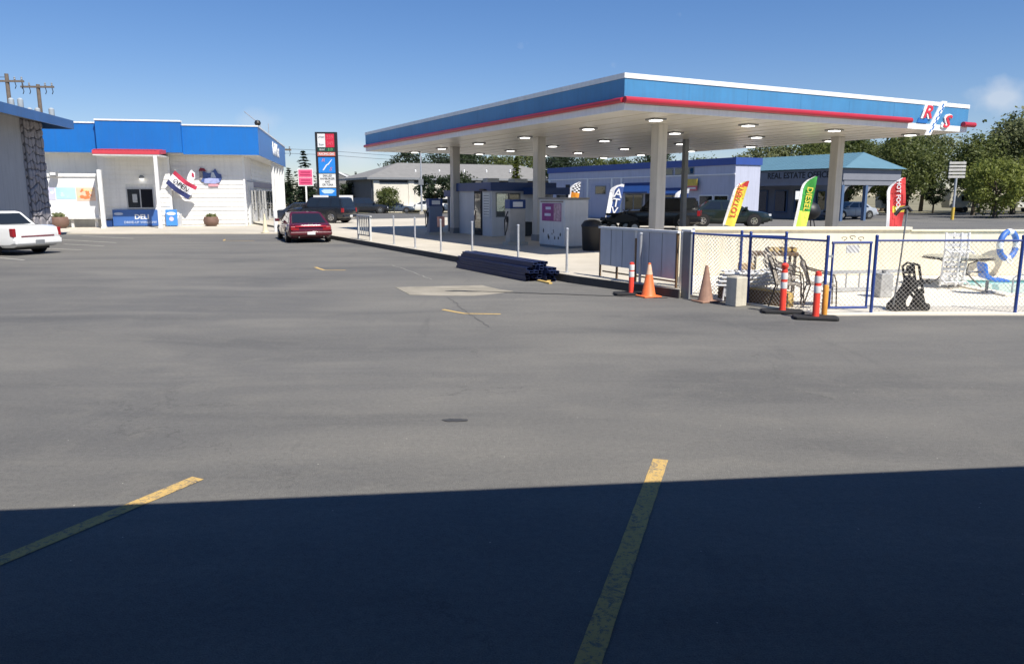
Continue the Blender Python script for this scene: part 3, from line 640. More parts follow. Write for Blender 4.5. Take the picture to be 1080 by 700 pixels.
MB().prism_xz([(12.22,4.37),(12.74,4.37),(12.86,4.53),(12.30,4.53)], -.03, -.002).build('logo_shadow', LN, ca)
# ceiling lamps, all lit
GA = [1.4,4.9,9.2,13.2,17.2,20.7]; GB = [2.2,5.9,9.9,14.0]
lamp_proto = None
for ia, a_ in enumerate(GA):
    for ib, b_ in enumerate(GB):
        if lamp_proto is None:
            lamp_proto = thing('canopy_light', '', 'light', SF(a_,b_,ZC), SA, 'lamps in the canopy ceiling')
            fr = MB(); fr.box(-.22,.22,-.22,-.14,-.05,-.001); fr.box(-.22,.22,.14,.22,-.05,-.001); fr.box(-.22,-.14,-.14,.14,-.05,-.001); fr.box(.14,.22,-.14,.14,-.05,-.001)
            fr.build('frame', STEELG, lamp_proto); BX(-.138,.138,-.138,.138,-.075,-.002).build('lens', LENS, lamp_proto); o = lamp_proto
        else:
            o = copy_tree(lamp_proto); o.location = SF(a_,b_,ZC)
        rowt = ['nearest the front edge','second row from the front edge','third row from the front edge','fourth row from the front edge','fifth row from the front edge','back row'][ia]
        colt = ['at the left edge','left of the middle','right of the middle','at the right edge'][ib]
        o['label'] = 'lit square canopy ceiling lamp, %s, %s' % (rowt, colt)

# ================================================================= PAD FURNITURE
pp = None
for i, a_ in enumerate((12.0, 9.88, 7.76, 5.53, 3.23, .47, -1.87, -4.45)):
    if i == 0: continue
    lab = 'thin galvanised pipe post on the pad kerb, ' + ['','farthest, beside the railing','next beyond the blue pump island','left of the kiosk','behind the left end of the blue beams','behind the middle of the blue beams','between the beams and the grey panels','behind the orange cone at the grey panels'][i]
    if pp is None:
        pp = thing('pipe_post', lab, 'post', SF(a_,-2.92,PZ), SA, 'pipe posts along the kerb')
        MB().cyl((0,0,0),(0,0,1.0),.029,.029,12).build('pipe', GALV, pp, True); MB().lathe([(.04,1.0),(.036,1.02),(.015,1.035)],12).build('cap', GALV, pp, True); MB().lathe([(.07,0),(.07,.012),(.04,.02)],12).build('foot', GALV, pp)
    else: o = dup(pp, lab, SF(a_,-2.92 if a_ > -4 else -2.80,PZ))
# grey board panels on legs, and the dark board post beside them
gp = thing('board_barrier', 'two grey plywood panels on legs with white top rail by kerb', 'barrier', SF(-4.2,-2.70,PZ), SA)
for y0, y1, z0 in ((.07,1.28,.26),(-1.22,-.02,.17)):
    BX(-.02,.02,y0,y1,z0,1.055).build('panel', PANELG, gp)
    for k in range(1, 3): BX(-.026,-.0205,y0+(y1-y0)*k/3-.004,y0+(y1-y0)*k/3+.004,z0+.01,1.04).build('panel_seam', STEELG, gp)
BX(-.05,.05,-1.30,1.32,1.057,1.10).build('top_rail', WHITE, gp)
for y in (1.30,.68,.10,.025,-1.25): BX(-.018,.018,y-.018,y+.018,0,1.055).build('leg', BROWN, gp)
BX(.025,.045,-1.2,1.25,.10,.13).build('lower_rail', BROWN, gp)
BX(-.022,.022,.0,.05,.9,1.056).build('joint_cover', WHITE, gp)
bp_ = thing('dark_board_post', 'dark grey board post between the grey panels and white post', 'post', SF(-5.62,-2.62,0), SA)
BX(-.02,.02,-.13,.09,.0,1.27).build('board', STEELG, bp_); BX(-.045,.045,-.16,.12,1.272,1.31).build('cap', WHITE, bp_)
wp = thing('white_post', 'white square post at the corner of the pool fence', 'post', (3.36,14.86,0), SA)
BX(-.06,.06,-.05,.05,.09,1.25).build('post', WHITE, wp, bevel=.008); BX(-.13,.13,-.11,.11,0,.09).build('footing', CONC, wp, bevel=.015)
# delineators, cones
def delineator(label, loc, hgt, red=DELIN, base=True, knob=False, rz=0.0):
    d_ = thing('delineator_post', label, 'traffic post', loc, rz, 'red traffic posts')
    r = .052
    MB().lathe([(r*1.15,.04),(r,.07),(r,hgt-.05),(r*.8,hgt),(r*.3,hgt+.01)], 16).build('tube', red, d_, True)
    for z in (hgt*.56, hgt*.77): MB().lathe([(r+.003,z),(r+.004,z+.01),(r+.004,z+.10),(r+.003,z+.11)], 16).build('reflective_band', REFLECT, d_, True)
    if knob:
        MB().lathe([(r*.6,hgt-.01),(r*1.15,hgt+.03),(r*1.15,hgt+.07),(r*.5,hgt+.10)], 14).build('grip', red, d_, True)
    if base: MB().prism([(-.30,-.18),(.30,-.18),(.34,-.13),(.34,.13),(.30,.18),(-.30,.18),(-.34,.13),(-.34,-.13)], 0, .05).build('base', RUBBER, d_, bevel=.012)
    return d_
delineator('short red traffic post in front of the grey panels beside the orange cone', SF(-4.72,-3.22), .64)
delineator('red traffic post with ring grip, nearer the concrete block', (4.56,12.66,0), .74, knob=True, rz=R(-10))
delineator('red traffic post nearest the pool gate, plain round top', (4.86,12.0,0), .76, rz=R(-15))
def cone(label, loc, hgt, m, collar=None, tilt=0.0):
    c = thing('traffic_cone', label, 'cone', loc, R(20), 'traffic cones')
    MB().prism([(-.19,-.19),(.19,-.19),(.19,.19),(-.19,.19)], 0, .03).build('base', m, c, bevel=.012)
    MB().lathe([(.15,.03),(.135,.05),(.03,hgt-.02),(.024,hgt),(.012,hgt)], 20).build('cone_body', m, c, True)
    if collar: MB().lathe([(.066,hgt*.66),(.068,hgt*.665),(.032,hgt*.955),(.026,hgt*.96)], 20).build('collar', collar, c, True)
    return c
cone('bright orange cone with pale tip in front of the grey panels', SF(-5.12,-3.10), .66, CONE_O, mat('pale_orange',(.72,.48,.33),.55,.15,8))
cone('dirty brown-orange cone by the pool fence, left of the concrete block', (3.60,14.0,0), .68, CONE_D)
cone('tall pale cream cone beside the store corner', (-12.62,39.1,.07), .95, mat('cream_cone',(.62,.55,.38),.7,.15,5))
bo = thing('white_bollard', 'white bollard left of the maroon car at the store corner', 'bollard', (-12.4,40.2,.07)); MB().lathe([(.10,0),(.10,1.0),(.08,1.08),(.03,1.11)],16).build('post', WHITE, bo, True); MB().lathe([(.103,.7),(.104,.71),(.104,.8),(.103,.81)],16).build('band', REFLECT, bo, True)
cb = thing('concrete_block', 'upright pale concrete block standing before the pool fence', 'block', (4.02,13.50,0), SA)
BX(-.13,.13,-.13,.13,0,.52).build('block', mat('block_concrete',(.58,.54,.44),.85,.12,4,.3,30, streak=0.4), cb, bevel=.012); BX(-.10,.10,-.10,.10,.521,.53).build('top_core', CONC, cb)
ob = thing('orange_stake', 'short orange-yellow stake post beside the pool gate hinge', 'post', (5.06,12.15,0)); MB().lathe([(.042,0),(.042,.50),(.03,.53)],12).build('stake', mat('stake_orange',(.72,.33,.05),.55,.15,8), ob, True); MB().lathe([(.06,0),(.06,.02),(.045,.03)],12).build('collar', CONC, ob)
# blue steel beams stacked at the kerb
def beam_mesh():
    m = MB(); m.box(-.055,.055,-1.9,1.9,0,.008); m.box(-.055,.055,-1.9,1.9,.052,.06); m.box(-.055,-.045,-1.9,1.9,.0081,.0519); m.box(.045,.055,-1.9,1.9,.0081,.0519); return m.mesh('beam', BEAMB)
bmesh_ = beam_mesh()
plate_ = BX(-.062,.062,1.901,1.91,-.012,.066).mesh('end_plate', BEAMB)
rb = random.Random(5)
LAY = ['bottom','second','third','fourth','fifth','sixth','top']
for lay in range(7):
    for k in range(5 if lay < 5 else 3):
        sh_ = rb.uniform(-.10,.10) - (.30 if k>2 else 0) + (3-lay)*.025
        o = thing('steel_beam', 'navy blue steel beam in the %s layer of the stack by the kerb' % LAY[lay], 'beam', SF(.17 + sh_, -3.84 + (k if lay < 5 else k*1.3+.5)*.13 + rb.uniform(-.006,.006), .005 + lay*.0645), SA + rb.uniform(-.008,.008), 'blue beams stacked at the kerb, %s layer' % LAY[lay])
        link('beam', bmesh_, o); link('end_plate', plate_, o)
for k in range(2):
    o = thing('timber_offcut', ['short pale timber offcut lying right of the beam stack','longer pale timber offcut flat on the asphalt by the beam stack'][k], 'timber', SF(-1.95-.1*k,-3.45-.18*k,.0), SA+R(50+35*k))
    BX(-.22-.1*k,.22+.1*k,-.04,.04,.0,.035).build('plank', YTIMB, o, bevel=.004); BX(.221+.1*k,.224+.1*k,-.036,.036,.003,.032).build('end_grain', BROWN, o)
# railing beside the maroon car
rl = thing('steel_railing', 'pale grey steel railing on the pad beside the maroon car', 'railing', SF(13.3,-2.95,PZ), SA)
RG = mat('railing_grey',(.55,.55,.53),.5,.1,5)
for y in (-.80,.80): BX(-.035,.035,y-.035,y+.035,0,.92).build('post', RG, rl)
BX(-.04,.04,-.88,.88,.921,.97).build('top_rail', RG, rl); BX(-.02,.02,-.764,.764,.16,.20).build('bottom_rail', STEELG, rl)
for k in range(6): BX(-.014,.014,-.6+k*.24-.014,-.6+k*.24+.014,.201,.92).build('baluster', STEELG, rl)
# ice cabinet / white box with poster
ib = thing('white_cabinet', 'battered white cabinet with magenta poster under the canopy', 'cabinet', SF(4.82,1.25,PZ), SA)
ICE = mat('cabinet_white',(.60,.61,.62),.55,.1,1.5, streak=0.22)
BX(0,.95,0,1.65,.08,1.63).build('body', ICE, ib, bevel=.02); BX(.02,.93,.02,1.63,0,.079).build('plinth', STEELG, ib); BX(-.03,.98,-.03,1.68,1.632,1.69).build('top', mat('cabinet_top',(.25,.24,.22),.6,.1,2), ib)
ps = BX(-.012,-.002,.20,1.45,.90,1.50).build('poster', mat('magenta_print',(.24,.035,.20),.5,.25,3), ib)
BX(-.016,-.0125,.22,.66,.92,1.48).build('print', mat('print_faces',(.42,.28,.34),.5,.5,9), ps)
for zz, sz in ((1.34,.20),(1.12,.24)): BX(-.017,-.0125,.86,.86+sz*1.7,zz-.05,zz+.04).build('print', PLAV, ps)
rc = random.Random(9)
for k in range(9):
    y, z = rc.uniform(.2,1.45), rc.uniform(.3,.75); s = rc.uniform(.02,.05)
    MB().prism_yz([(y+s*math.cos(t*.8)*rc.uniform(.6,1.2), z+s*1.8*math.sin(t*.8)*rc.uniform(.6,1.2)) for t in range(8)], -.006, -.002).build('scuff_mark', BLACK, ib)
BX(-.006,-.002,.08,1.57,1.53,1.58).build('label_strip', mat('strip_brown',(.25,.2,.17),.6,.4,14), ib)
tb = thing('waste_bin', 'round-topped black waste bin right of the white cabinet', 'bin', SF(3.75,1.62,PZ), SA)
MB().lathe([(.27,0),(.30,.05),(.33,.75),(.34,.78)],18).build('drum', BLACK, tb, True); MB().lathe([(.35,.781),(.34,.84),(.25,.96),(.08,1.0)],18).build('lid', BLACK, tb, True)
# kiosk
KW = mat('kiosk_white',(.60,.61,.63),.55,.07,1.2, streak=0.2)
kz = PZ; ki = thing('pay_kiosk', 'white pay kiosk with navy roof band under the canopy', 'kiosk', SF(12.96,2.69,kz), SA)
KH = 2.05
w = MB(); w.box(0,.10,0,.30,0,KH); w.box(0,.10,.30,.95,0,KH); w.box(0,.10,1.72,3.42,0,KH); w.box(0,.10,.95,1.72,1.98,KH); w.build('left_wall', KW, ki)
w = MB(); w.box(.101,3.1,0,.10,0,.82); w.box(.101,3.1,0,.10,1.88,KH); w.box(.101,.18,0,.10,.82,1.88); w.box(1.42,3.1,0,.10,.82,1.88); w.build('front_wall', KW, ki)
w = MB(); w.box(.101,3.1,3.32,3.42,0,.82); w.box(.101,3.1,3.32,3.42,1.88,KH); w.box(.101,.9,3.32,3.42,.82,1.88); w.box(2.6,3.1,3.32,3.42,.82,1.88); w.build('back_wall', KW, ki)
w = MB(); w.box(3.0,3.1,.101,3.319,0,KH); w.build('right_wall', KW, ki)
wf = MB(); wf.box(.18,1.42,-.01,.06,.82,.87); wf.box(.18,1.42,-.01,.06,1.83,1.88); wf.box(.18,.23,-.01,.06,.87,1.83); wf.box(1.37,1.42,-.01,.06,.87,1.83); wf.box(.82,.86,-.01,.06,.87,1.83); wf = wf.build('window', STEELG, ki)
BX(.23,.82,.02,.03,.87,1.83).build('pane', GLASSC, wf); BX(.86,1.37,.02,.03,.87,1.83).build('pane', GLASSC, wf)
BX(.9,2.6,3.36,3.37,.82,1.88).build('back_pane', GLASSC, ki)
BX(.4,1.2,.5,1.0,0,1.05).build('counter', STEELG, ki)
dr = BX(-.03,.06,.95,1.72,0,1.98).build('door', DARKIN, ki); BX(-.04,-.031,1.05,1.62,.2,1.85).build('pane', GLASSD, dr); BX(-.07,-.041,1.60,1.66,.9,1.1).build('handle', CHROME, dr)
pl_ = BX(-.03,-.002,.18,.80,.85,1.88).build('price_list', WHITE, ki)
for k in range(8): BX(-.034,-.0305,.24,.74,.93+k*.115,.96+k*.115).build('print_line', STEELG, pl_)
MB().tube([(-.05,.25,1.98),(-.2,.35,2.0),(-.22,.75,2.0)],.035).build('lamp', BLACK, ki)
b = MB(); b.box(-.12,3.2,-.12,-.06,KH-.10,KH+.27); b.box(-.12,-.06,-.0599,3.5,KH-.10,KH+.27); b.box(3.14,3.2,-.0599,3.5,KH-.10,KH+.27); b.box(-.12,3.2,3.501,3.56,KH-.10,KH+.27); b.build('roof_band', NAVY, ki)
BX(-.059,3.139,-.059,3.5,KH+.001,KH+.10).build('roof', ROOFG, ki)
w = MB(); w.box(1.5,3.3,-1.1,-.121,1.80,2.10); w.build('window_canopy', NAVY, ki)
BX(2.85,3.15,-1.0,-.7,0,1.79).build('canopy_post', STEELG, ki)
BX(.9,1.5,2.2,2.7,KH+.10,KH+.50).build('roof_unit', WHITE, ki); BX(2.1,2.8,1.8,2.4,KH+.10,KH+.48).build('roof_unit', WHITE, ki)
an = MB(); an.box(.05,1.7,3.57,4.6,0,1.70); an.build('annex', KW, ki); BX(-.05,1.9,3.57,5.1,1.701,2.0).build('annex_band', NAVY, ki); BX(.02,.045,3.9,4.5,.02,1.68).build('annex_door', WHITE, ki); BX(.10,.22,4.9,5.02,0,1.70).build('annex_post', STEELG, ki)
BX(.95,1.7,-.55,-.13,0,.62).build('counter_box', DARKIN, ki)
def pump(label, loc, m1):
    p = thing('fuel_pump', label, 'fuel pump', loc, SA)
    BX(-.40,.40,-.22,.22,0,.12).build('plinth', CONC, p); BX(-.32,.32,-.18,.18,.121,1.30).build('cabinet', m1, p, bevel=.02); BX(-.33,.33,-.19,.19,1.301,1.62).build('head', NAVY, p, bevel=.02)
    BX(-.20,.20,-.196,-.191,1.36,1.54).build('display', REFLECT, p)
    MB().tube([(-.33,-.05,1.2),(-.48,-.08,.9),(-.46,-.08,.35),(-.38,-.06,.55),(-.345,-.05,.85)],.022).build('hose', BLACK, p); BX(-.40,-.33,-.08,.0,.82,1.02).build('nozzle', BLACK, p)
pump('grey-blue fuel pump at the left end of the kiosk', SF(15.6,1.1,PZ), mat('pump_bluegrey',(.16,.20,.28),.5,.1,2))
pump('blue and cream fuel pump between kiosk and white cabinet', SF(7.5,.85,PZ), mat('pump_cream',(.42,.40,.36),.5,.2,2))
ot = thing('orange_bucket', 'orange box hung on the pump island left of the kiosk', 'box', SF(14.3,.85,PZ), SA); BX(-.02,.02,-.02,.02,0,.5).build('stand', STEELG, ot); BX(-.13,.13,-.14,.14,.40,.86).build('box', mat('salmon',(.65,.30,.22),.6,.1,3), ot, bevel=.02)

# ================================================================= POOL ENCLOSURE
wa = thing('pool_wall', 'long cream stucco wall behind the pool', 'wall', (0,18.42,0))
BX(4.05,9.6,0,.20,0,1.13).build('wall_section', CREAM, wa); BX(9.601,26,.02,.22,0,1.10).build('wall_section', CREAM, wa)
BX(4.0,9.62,-.05,.25,1.131,1.20).build('coping', mat('coping_pale',(.74,.69,.56),.7,.06,1.5), wa); BX(9.621,26,-.02,.26,1.101,1.13).build('coping', CREAM, wa)
FH = 1.25
def fence_run(f, p0, p1, h0=FH, posts=(0,1), r=.021, top=True, mesh=True, pitch=.075, z0=.05, wr=.0033):
    """posts, rail and woven wire between two ground points (world), as parts of f"""
    p0, p1 = Vector((*p0,0)), Vector((*p1,0)); dv = p1 - p0; L_ = dv.length; u = dv / L_
    o = Vector(f.location); q = lambda s, z: tuple(p0 + u*s - o + Vector((0,0,z)))
    for t in posts:
        MB().cyl(q(L_*t,0), q(L_*t,h0+.03), r*1.25, n=10).build('post', FENCEB, f, True); MB().lathe([(r*1.4,h0+.03),(r*1.4,h0+.045),(r*.8,h0+.065)],10,tuple(p0+u*L_*t-o)).build('post_cap', FENCEB, f, True)
    if top: MB().cyl(q(0,h0-.03), q(L_,h0-.03), r*.85, n=8).build('rail', FENCEB, f, True)
    if mesh:
        m = MB(); hh = h0 - .05 - z0; s = -hh; nrm = Vector((-u.y,u.x,0))
        while s < L_:
            for d_ in (1, -1):
                a0, a1 = max(s,0), min(s+hh,L_)
                if a1 - a0 < .01: continue
                za, zb = (a0-s, a1-s) if d_ == 1 else (hh-(a0-s), hh-(a1-s))
                off = nrm * (.003*d_)
                A_, B_ = Vector(q(a0,z0+za))+off, Vector(q(a1,z0+zb))+off
                m.cyl(A_, B_, wr, n=3, cap=False)
            s += pitch
        stuff(m.build('chain_link', WIRE, f))
fe = thing('pool_fence', 'blue chain-link pool fence running back from the gate to the kerb', 'fence', (3.5,14.84,0))
fence_run(fe, (3.52,14.82), (5.14,12.40), posts=(0,.47,1))
fe = thing('fence_leaf', 'short blue chain-link fence leaf behind the concrete block', 'fence', (3.6,14.86,0))
fence_run(fe, (3.60,14.88), (4.98,13.85), h0=1.24, posts=(.52,1))
fe = thing('pool_fence', 'blue chain-link pool fence along the front, right of the gate', 'fence', (5.98,12.5,0))
fence_run(fe, (5.98,12.50), (8.38,12.50), posts=(0,1)); fence_run(fe, (8.38,12.50), (12.6,12.50), posts=(.5,1))
ga = thing('pool_gate', 'blue chain-link pool gate with scrolls on top', 'gate', (5.22,12.42,0))
g0, g1 = Vector((0,0,0)), Vector((.66,.06,0))
fr = MB()
def rr(pts, r): return MB().tube(pts, r, 8)
rr([(.02,.0,.12),(.02,.0,1.16),(.0,.0,1.19)],.02).build('stile', FENCEB, ga, True); rr([(.66,.06,.12),(.66,.06,1.19)],.02).build('stile', FENCEB, ga, True)
rr([(.0,.0,1.19),(.68,.062,1.19)],.021).build('top_rail', FENCEB, ga, True); rr([(.0,.0,.12),(.68,.062,.12)],.021).build('bottom_rail', FENCEB, ga, True)
fence_run(ga, (5.24,12.42), (5.88,12.48), h0=1.22, posts=(), top=False, z0=.14)
BX(.25,.47,.0,.012,1.02,1.15).build('notice_plate', WHITE, ga, rot=(0,0,.09)); sc = []
for cx, s in ((.20,-1),(.34,0),(.48,1)):
    pts = [(cx + (.03+.035*math.sin(t*.4))*math.cos(t*.45)*(1 if s>=0 else -1), .03, 1.25+.03*math.sin(t*.45)+(.02 if s==0 else 0)) for t in range(14)]
    MB().tube(pts,.006,5).build('scroll', BRONZE, ga)
for z in (.4,.95): BX(-.05,.02,-.02,.02,z,z+.04).build('hinge', GALV, ga)
# loungers stacked inside the fence
def lounger(label, loc, rz, L_=1.6, W=.58, tilt=0.0, group=None, nstr=13):
    l = thing('sun_lounger', label, 'lounger', loc, rz, group); l.rotation_euler = (0, tilt, rz)
    for y in (-W/2, W/2): MB().tube([(0,y,.28),(L_*.62,y,.28),(L_,y,.36)],.022,8).build('side_rail', PLASTW, l, True)
    for x in (.15, L_*.7):
        for y in (-W/2+.02, W/2-.02): MB().tube([(x,y,.27),(x-.03,y,.0)],.02,8).build('leg', PLASTW, l, True)
        MB().tube([(x-.02,-W/2,.10),(x-.02,W/2,.10)],.014,6).build('cross_bar', PLASTW, l)
    for k in range(nstr):
        x = .06 + k*(L_-.12)/(nstr-1); z = .285 + max(0,(x-L_*.62))/(L_*.38)*.08; BX(x-.035,x+.035,-W/2,W/2,z,z+.012).build('strap', PLASTW, l)
    return l
for k in range(4):
    lounger(['lowest','second','third','topmost'][k]+' white strap lounger in the stack behind the concrete block', (3.86+.03*k,14.25-.02*k,.03+.075*k), R(-14+2*k), 1.05, .55, group='white loungers stacked by the fence', nstr=9)
for k in range(2):
    lounger('white strap lounger standing on end before the pool wall, '+['left one','right one'][k], (9.08+.20*k,15.55+.03*k,.04), R(-100+6*k), 1.12, .30, R(-82), 'white loungers standing on end', 11)
# mesh patio chairs
MESHM = mat('woven_mesh',(.36,.32,.26),.7,.3,16)
def patio_chair(label, loc, rz):
    c = thing('patio_chair', label, 'chair', loc, rz, 'bronze patio chairs inside the fence')
    for y in (-.25,.25):
        MB().tube([(.28,y,0),(.26,y,.42),(.22,y,.56),(.0,y,.60),(-.22,y,.66),(-.30,y,.82)],.013,6).build('arm', BRONZE, c, True)
        MB().tube([(-.26,y,0),(-.16,y,.38),(-.28,y,.80)],.013,6).build('back_leg', BRONZE, c, True)
    m = MB(); 
    for i in range(6):
        for j in range(6):
            x0, x1 = -.20+i*.075, -.20+(i+1)*.075; y0, y1 = -.24+j*.08, -.24+(j+1)*.08; zf = lambda x: .38+.02*math.cos(x*8)
            m.add([(x0,y0,zf(x0)),(x1,y0,zf(x1)),(x1,y1,zf(x1)),(x0,y1,zf(x0))],[(0,1,2,3)])
    o = m.build('seat', MESHM, c); o.modifiers.new('s','SOLIDIFY').thickness = .015
    m = MB()
    for i in range(6):
        for j in range(6):
            s0, s1 = i/6, (i+1)/6; y0, y1 = -.25+j*.0833, -.25+(j+1)*.0833; xf = lambda s: -.18-.13*s; zf = lambda s, y: .40+.44*s*(1-.35*(y/.25)**2*s)
            m.add([(xf(s0),y0,zf(s0,y0)),(xf(s0),y1,zf(s0,y1)),(xf(s1),y1,zf(s1,y1)),(xf(s1),y0,zf(s1,y0))],[(0,1,2,3)])
    o = m.build('backrest', MESHM, c); o.modifiers.new('s','SOLIDIFY').thickness = .015
    MB().tube([(-.30,-.25,.80),(-.335,-.12,.86),(-.34,0,.875),(-.335,.12,.86),(-.30,.25,.80)],.013,6).build('top_rail', BRONZE, c, True)
patio_chair('bronze mesh patio chair nearest the red ring-grip traffic post', (4.86,13.35,.03), R(-25))
patio_chair('bronze mesh patio chair behind the gate hinge post', (5.42,13.35,.03), R(-15))
patio_chair('bronze mesh patio chair in front of the low brown table', (5.15,14.4,.03), R(-40))
tbn = thing('patio_table', 'low dark brown table behind the patio chairs', 'table', (5.35,15.5,.03), R(-6))
BX(-.48,.42,-.25,.25,.72,.79).build('table_top', BROWN, tbn, bevel=.01); BX(-.10,.38,-.2,.2,.18,.55).build('basket', MESHM, tbn)
for x in (-.42,.36):
    for y in (-.2,.2): BX(x-.025,x+.025,y-.025,y+.025,0,.719).build('leg', BRONZE, tbn)
for k in range(5):
    o = thing('fire_log', ['first','second','third','fourth','fifth'][k]+' short log from the left on the brown table', 'log', (5.22+.12*k,15.45,.82)); MB().cyl((0,-.12,.05),(0,.12,.05),.05,n=9).build('log', YTIMB if k%2 else BROWN, o); MB().cyl((0,-.125,.05),(0,-.1205,.05),.042,n=9).build('end_grain', YTIMB, o)
cr = thing('tan_box', 'small tan box on the loungers behind the concrete block', 'box', (4.55,14.75,.03)); BX(-.13,.13,-.1,.1,0,.62).build('carton', mat('carton',(.45,.29,.13),.8,.15,4), cr, bevel=.008); BX(-.131,.131,-.02,.02,.55,.625).build('tape', YTIMB, cr)
sl = thing('timber_sleeper', 'dark timber sleeper with yellow edge lying inside the fence', 'timber', (4.42,13.72,.03), R(-56))
BX(-.80,.72,-.07,.09,0,.24).build('sleeper', BROWN, sl, bevel=.01); BX(-.80,.72,-.075,.095,.241,.262).build('top_edge', YTIMB, sl); BX(.721,.76,-.07,.09,0,.25).build('end_block', YTIMB, sl)
ld = thing('aluminium_ladder', 'aluminium ladder lying on its edge behind the pool gate', 'ladder', (6.3,15.15,.03), R(10))
for z in (.02,.37): BX(0,1.75,-.03,.03,z,z+.065).build('rail', GALV, ld)
for k in range(6): MB().cyl((.15+k*.29,0,.085),(.15+k*.29,0,.37),.018,n=8).build('rung', GALV, ld, True)
gb = thing('grey_cube_base', 'pale grey umbrella base block at the end of the ladder', 'block', (7.10,14.45,.03), R(8)); BX(-.13,.13,-.13,.13,0,.46).build('block', mat('mottled_grey',(.38,.38,.37),.8,.3,6), gb, bevel=.02); MB().cyl((0,0,.46),(0,0,.52),.04).build('socket', STEELG, gb)
# black folded frame with cover
bk = thing('black_folded_cart', 'black folded canvas cart leaning on the pool fence', 'cart', (6.72,12.72,.03), R(4))
CANV = mat('black_canvas',(.014,.014,.014),.8,.4,10,.4,25)
for y in (-.05,.12):
    MB().tube([(-.30,y,.03),(.10,y,.46),(.28,y,.50)],.024,8).build('frame_leg', CANV, bk, True); MB().tube([(.30,y,.03),(-.02,y,.40),(-.10,y,.74),(-.02,y,.80),(.08,y,.77),(.12,y,.60),(.20,y,.30)],.022,8).build('frame_leg', CANV, bk, True)
    MB().tube([(-.32,y,.03),(.32,y,.03)],.026,8).build('bottom_bar', CANV, bk, True)
o = MB().prism_xz([(-.34,.02),(-.36,.10),(-.22,.26),(-.12,.42),(-.06,.60),(.04,.58),(.12,.40),(.02,.30),(-.06,.16),(-.02,.02)], -.02,.10).build('canvas', CANV, bk, bevel=.03)
o = MB().prism_xz([(.02,.05),(.12,.30),(.20,.38),(.28,.20),(.33,.02)], .0,.06).build('canvas', CANV, bk, bevel=.02)
MB().prism_xz([(-.08,.62),(-.06,.76),(.06,.76),(.08,.62)], .02,.08).build('canvas', CANV, bk, bevel=.01)
for x, z in ((-.25,.07),(.26,.07)): MB().cyl((x,-.09,z),(x,-.06,z),.065,n=14).build('wheel', RUBBER, bk)
for k in range(5): MB().tube([(.14+.03*k,-.03+.03*k,.44),(.24+.03*k,-.05+.03*k,.52),(.33,-.02+.03*k,.46)],.016,6).build('strap', CANV, bk)
po = thing('pool_brush', 'long dark pool brush pole leaning on the fence by the black cart', 'brush', (6.46,12.66,.03), 0)
MB().tube([(-.04,0,0),(.02,.0,.9),(.06,.0,1.72)],.014,8).build('pole', STEELG, po, True); MB().tube([(-.14,0,1.60),(-.06,0,1.70),(.06,0,1.73),(.12,.0,1.66)],.03,8).build('brush_head', BLACK, po, True)
# glass table, white umbrella stack, blue seat, life ring
gt = thing('glass_table', 'round glass patio table with curved black legs by the pool wall', 'table', (9.6,16.35,.03))
MB().lathe([(.66,.60),(.67,.61),(.67,.625),(.66,.635)],28).build('table_top', GLASSC, gt, True); MB().lathe([(.655,.585),(.69,.585),(.69,.599),(.655,.599)],28).build('rim', BRONZE, gt)
for k in range(4):
    t = R(45+90*k); c_, s_ = math.cos(t), math.sin(t); MB().tube([(.5*c_,.5*s_,0),(.36*c_,.36*s_,.12),(.18*c_,.18*s_,.30),(.22*c_,.22*s_,.48),(.45*c_,.45*s_,.585)],.016,6).build('leg', BRONZE, gt, True)
bs = thing('blue_seat', 'bright blue moulded seat on a post at the pool edge', 'seat', (9.42,14.9,.03), R(-10)); bs.scale = (.82,.82,.95)
SB = mat('seat_blue',(.03,.17,.62),.35,.06,4)
pr = [(-.25,.62),(-.23,.66),(-.17,.64),(-.12,.42),(.05,.33),(.30,.33),(.36,.30),(.34,.27),(.05,.27),(-.18,.34)]
MB().prism_xz(pr,-.22,.22).build('seat_shell', SB, bs, bevel=.03); MB().cyl((-.05,0,0),(-.05,0,.28),.035,n=10).build('post', STEELG, bs, True); MB().tube([(-.20,.0,.45),(-.5,0,.46)],.02).build('arm_bar', STEELG, bs); MB().lathe([(.14,0),(.14,.02),(.05,.03)],14,(-.05,0,0)).build('foot_plate', STEELG, bs)
hr = thing('pool_handrail', 'steel handrail at the pool steps right of the blue seat', 'handrail', (9.95,14.5,.03)); 
for y in (0,.5): MB().tube([(0,y,0),(0,y,.30),(.1,y,.38),(.5,y,.36),(.62,y,.1),(.63,y,0)],.018,8).build('rail', GALV, hr, True)
lr = thing('life_ring', 'blue and white life ring hung on the pool wall', 'life ring', (11.75,18.05,.79), R(26)); lr.scale = (.92,.92,.92)
def torus_seg(R0, r, t0, t1, n=10, k=10):
    m = MB(); pts = [(R0*math.cos(t0+(t1-t0)*i/n), 0, R0*math.sin(t0+(t1-t0)*i/n)) for i in range(n+1)]; return m.tube(pts, r, k)
for k in range(4):
    t = math.pi/4 + k*math.pi/2
    torus_seg(.34,.075,t-.56,t+.56).build('ring_section', mat('ring_blue',(.05,.15,.48),.5,.1,4), lr, True)
    torus_seg(.34,.079,t+.55,t+1.02,6).build('white_band', WHITE, lr, True)
MB().tube([(-.08,-.05,-.34),(-.12,-.12,-.44),(.0,-.12,-.47),(.1,-.1,-.42),(.06,-.05,-.34)],.02).build('rope', PLASTW, lr)
MB().cyl((0,.0,.26),(0,.15,.26),.02).build('hook', STEELG, lr)

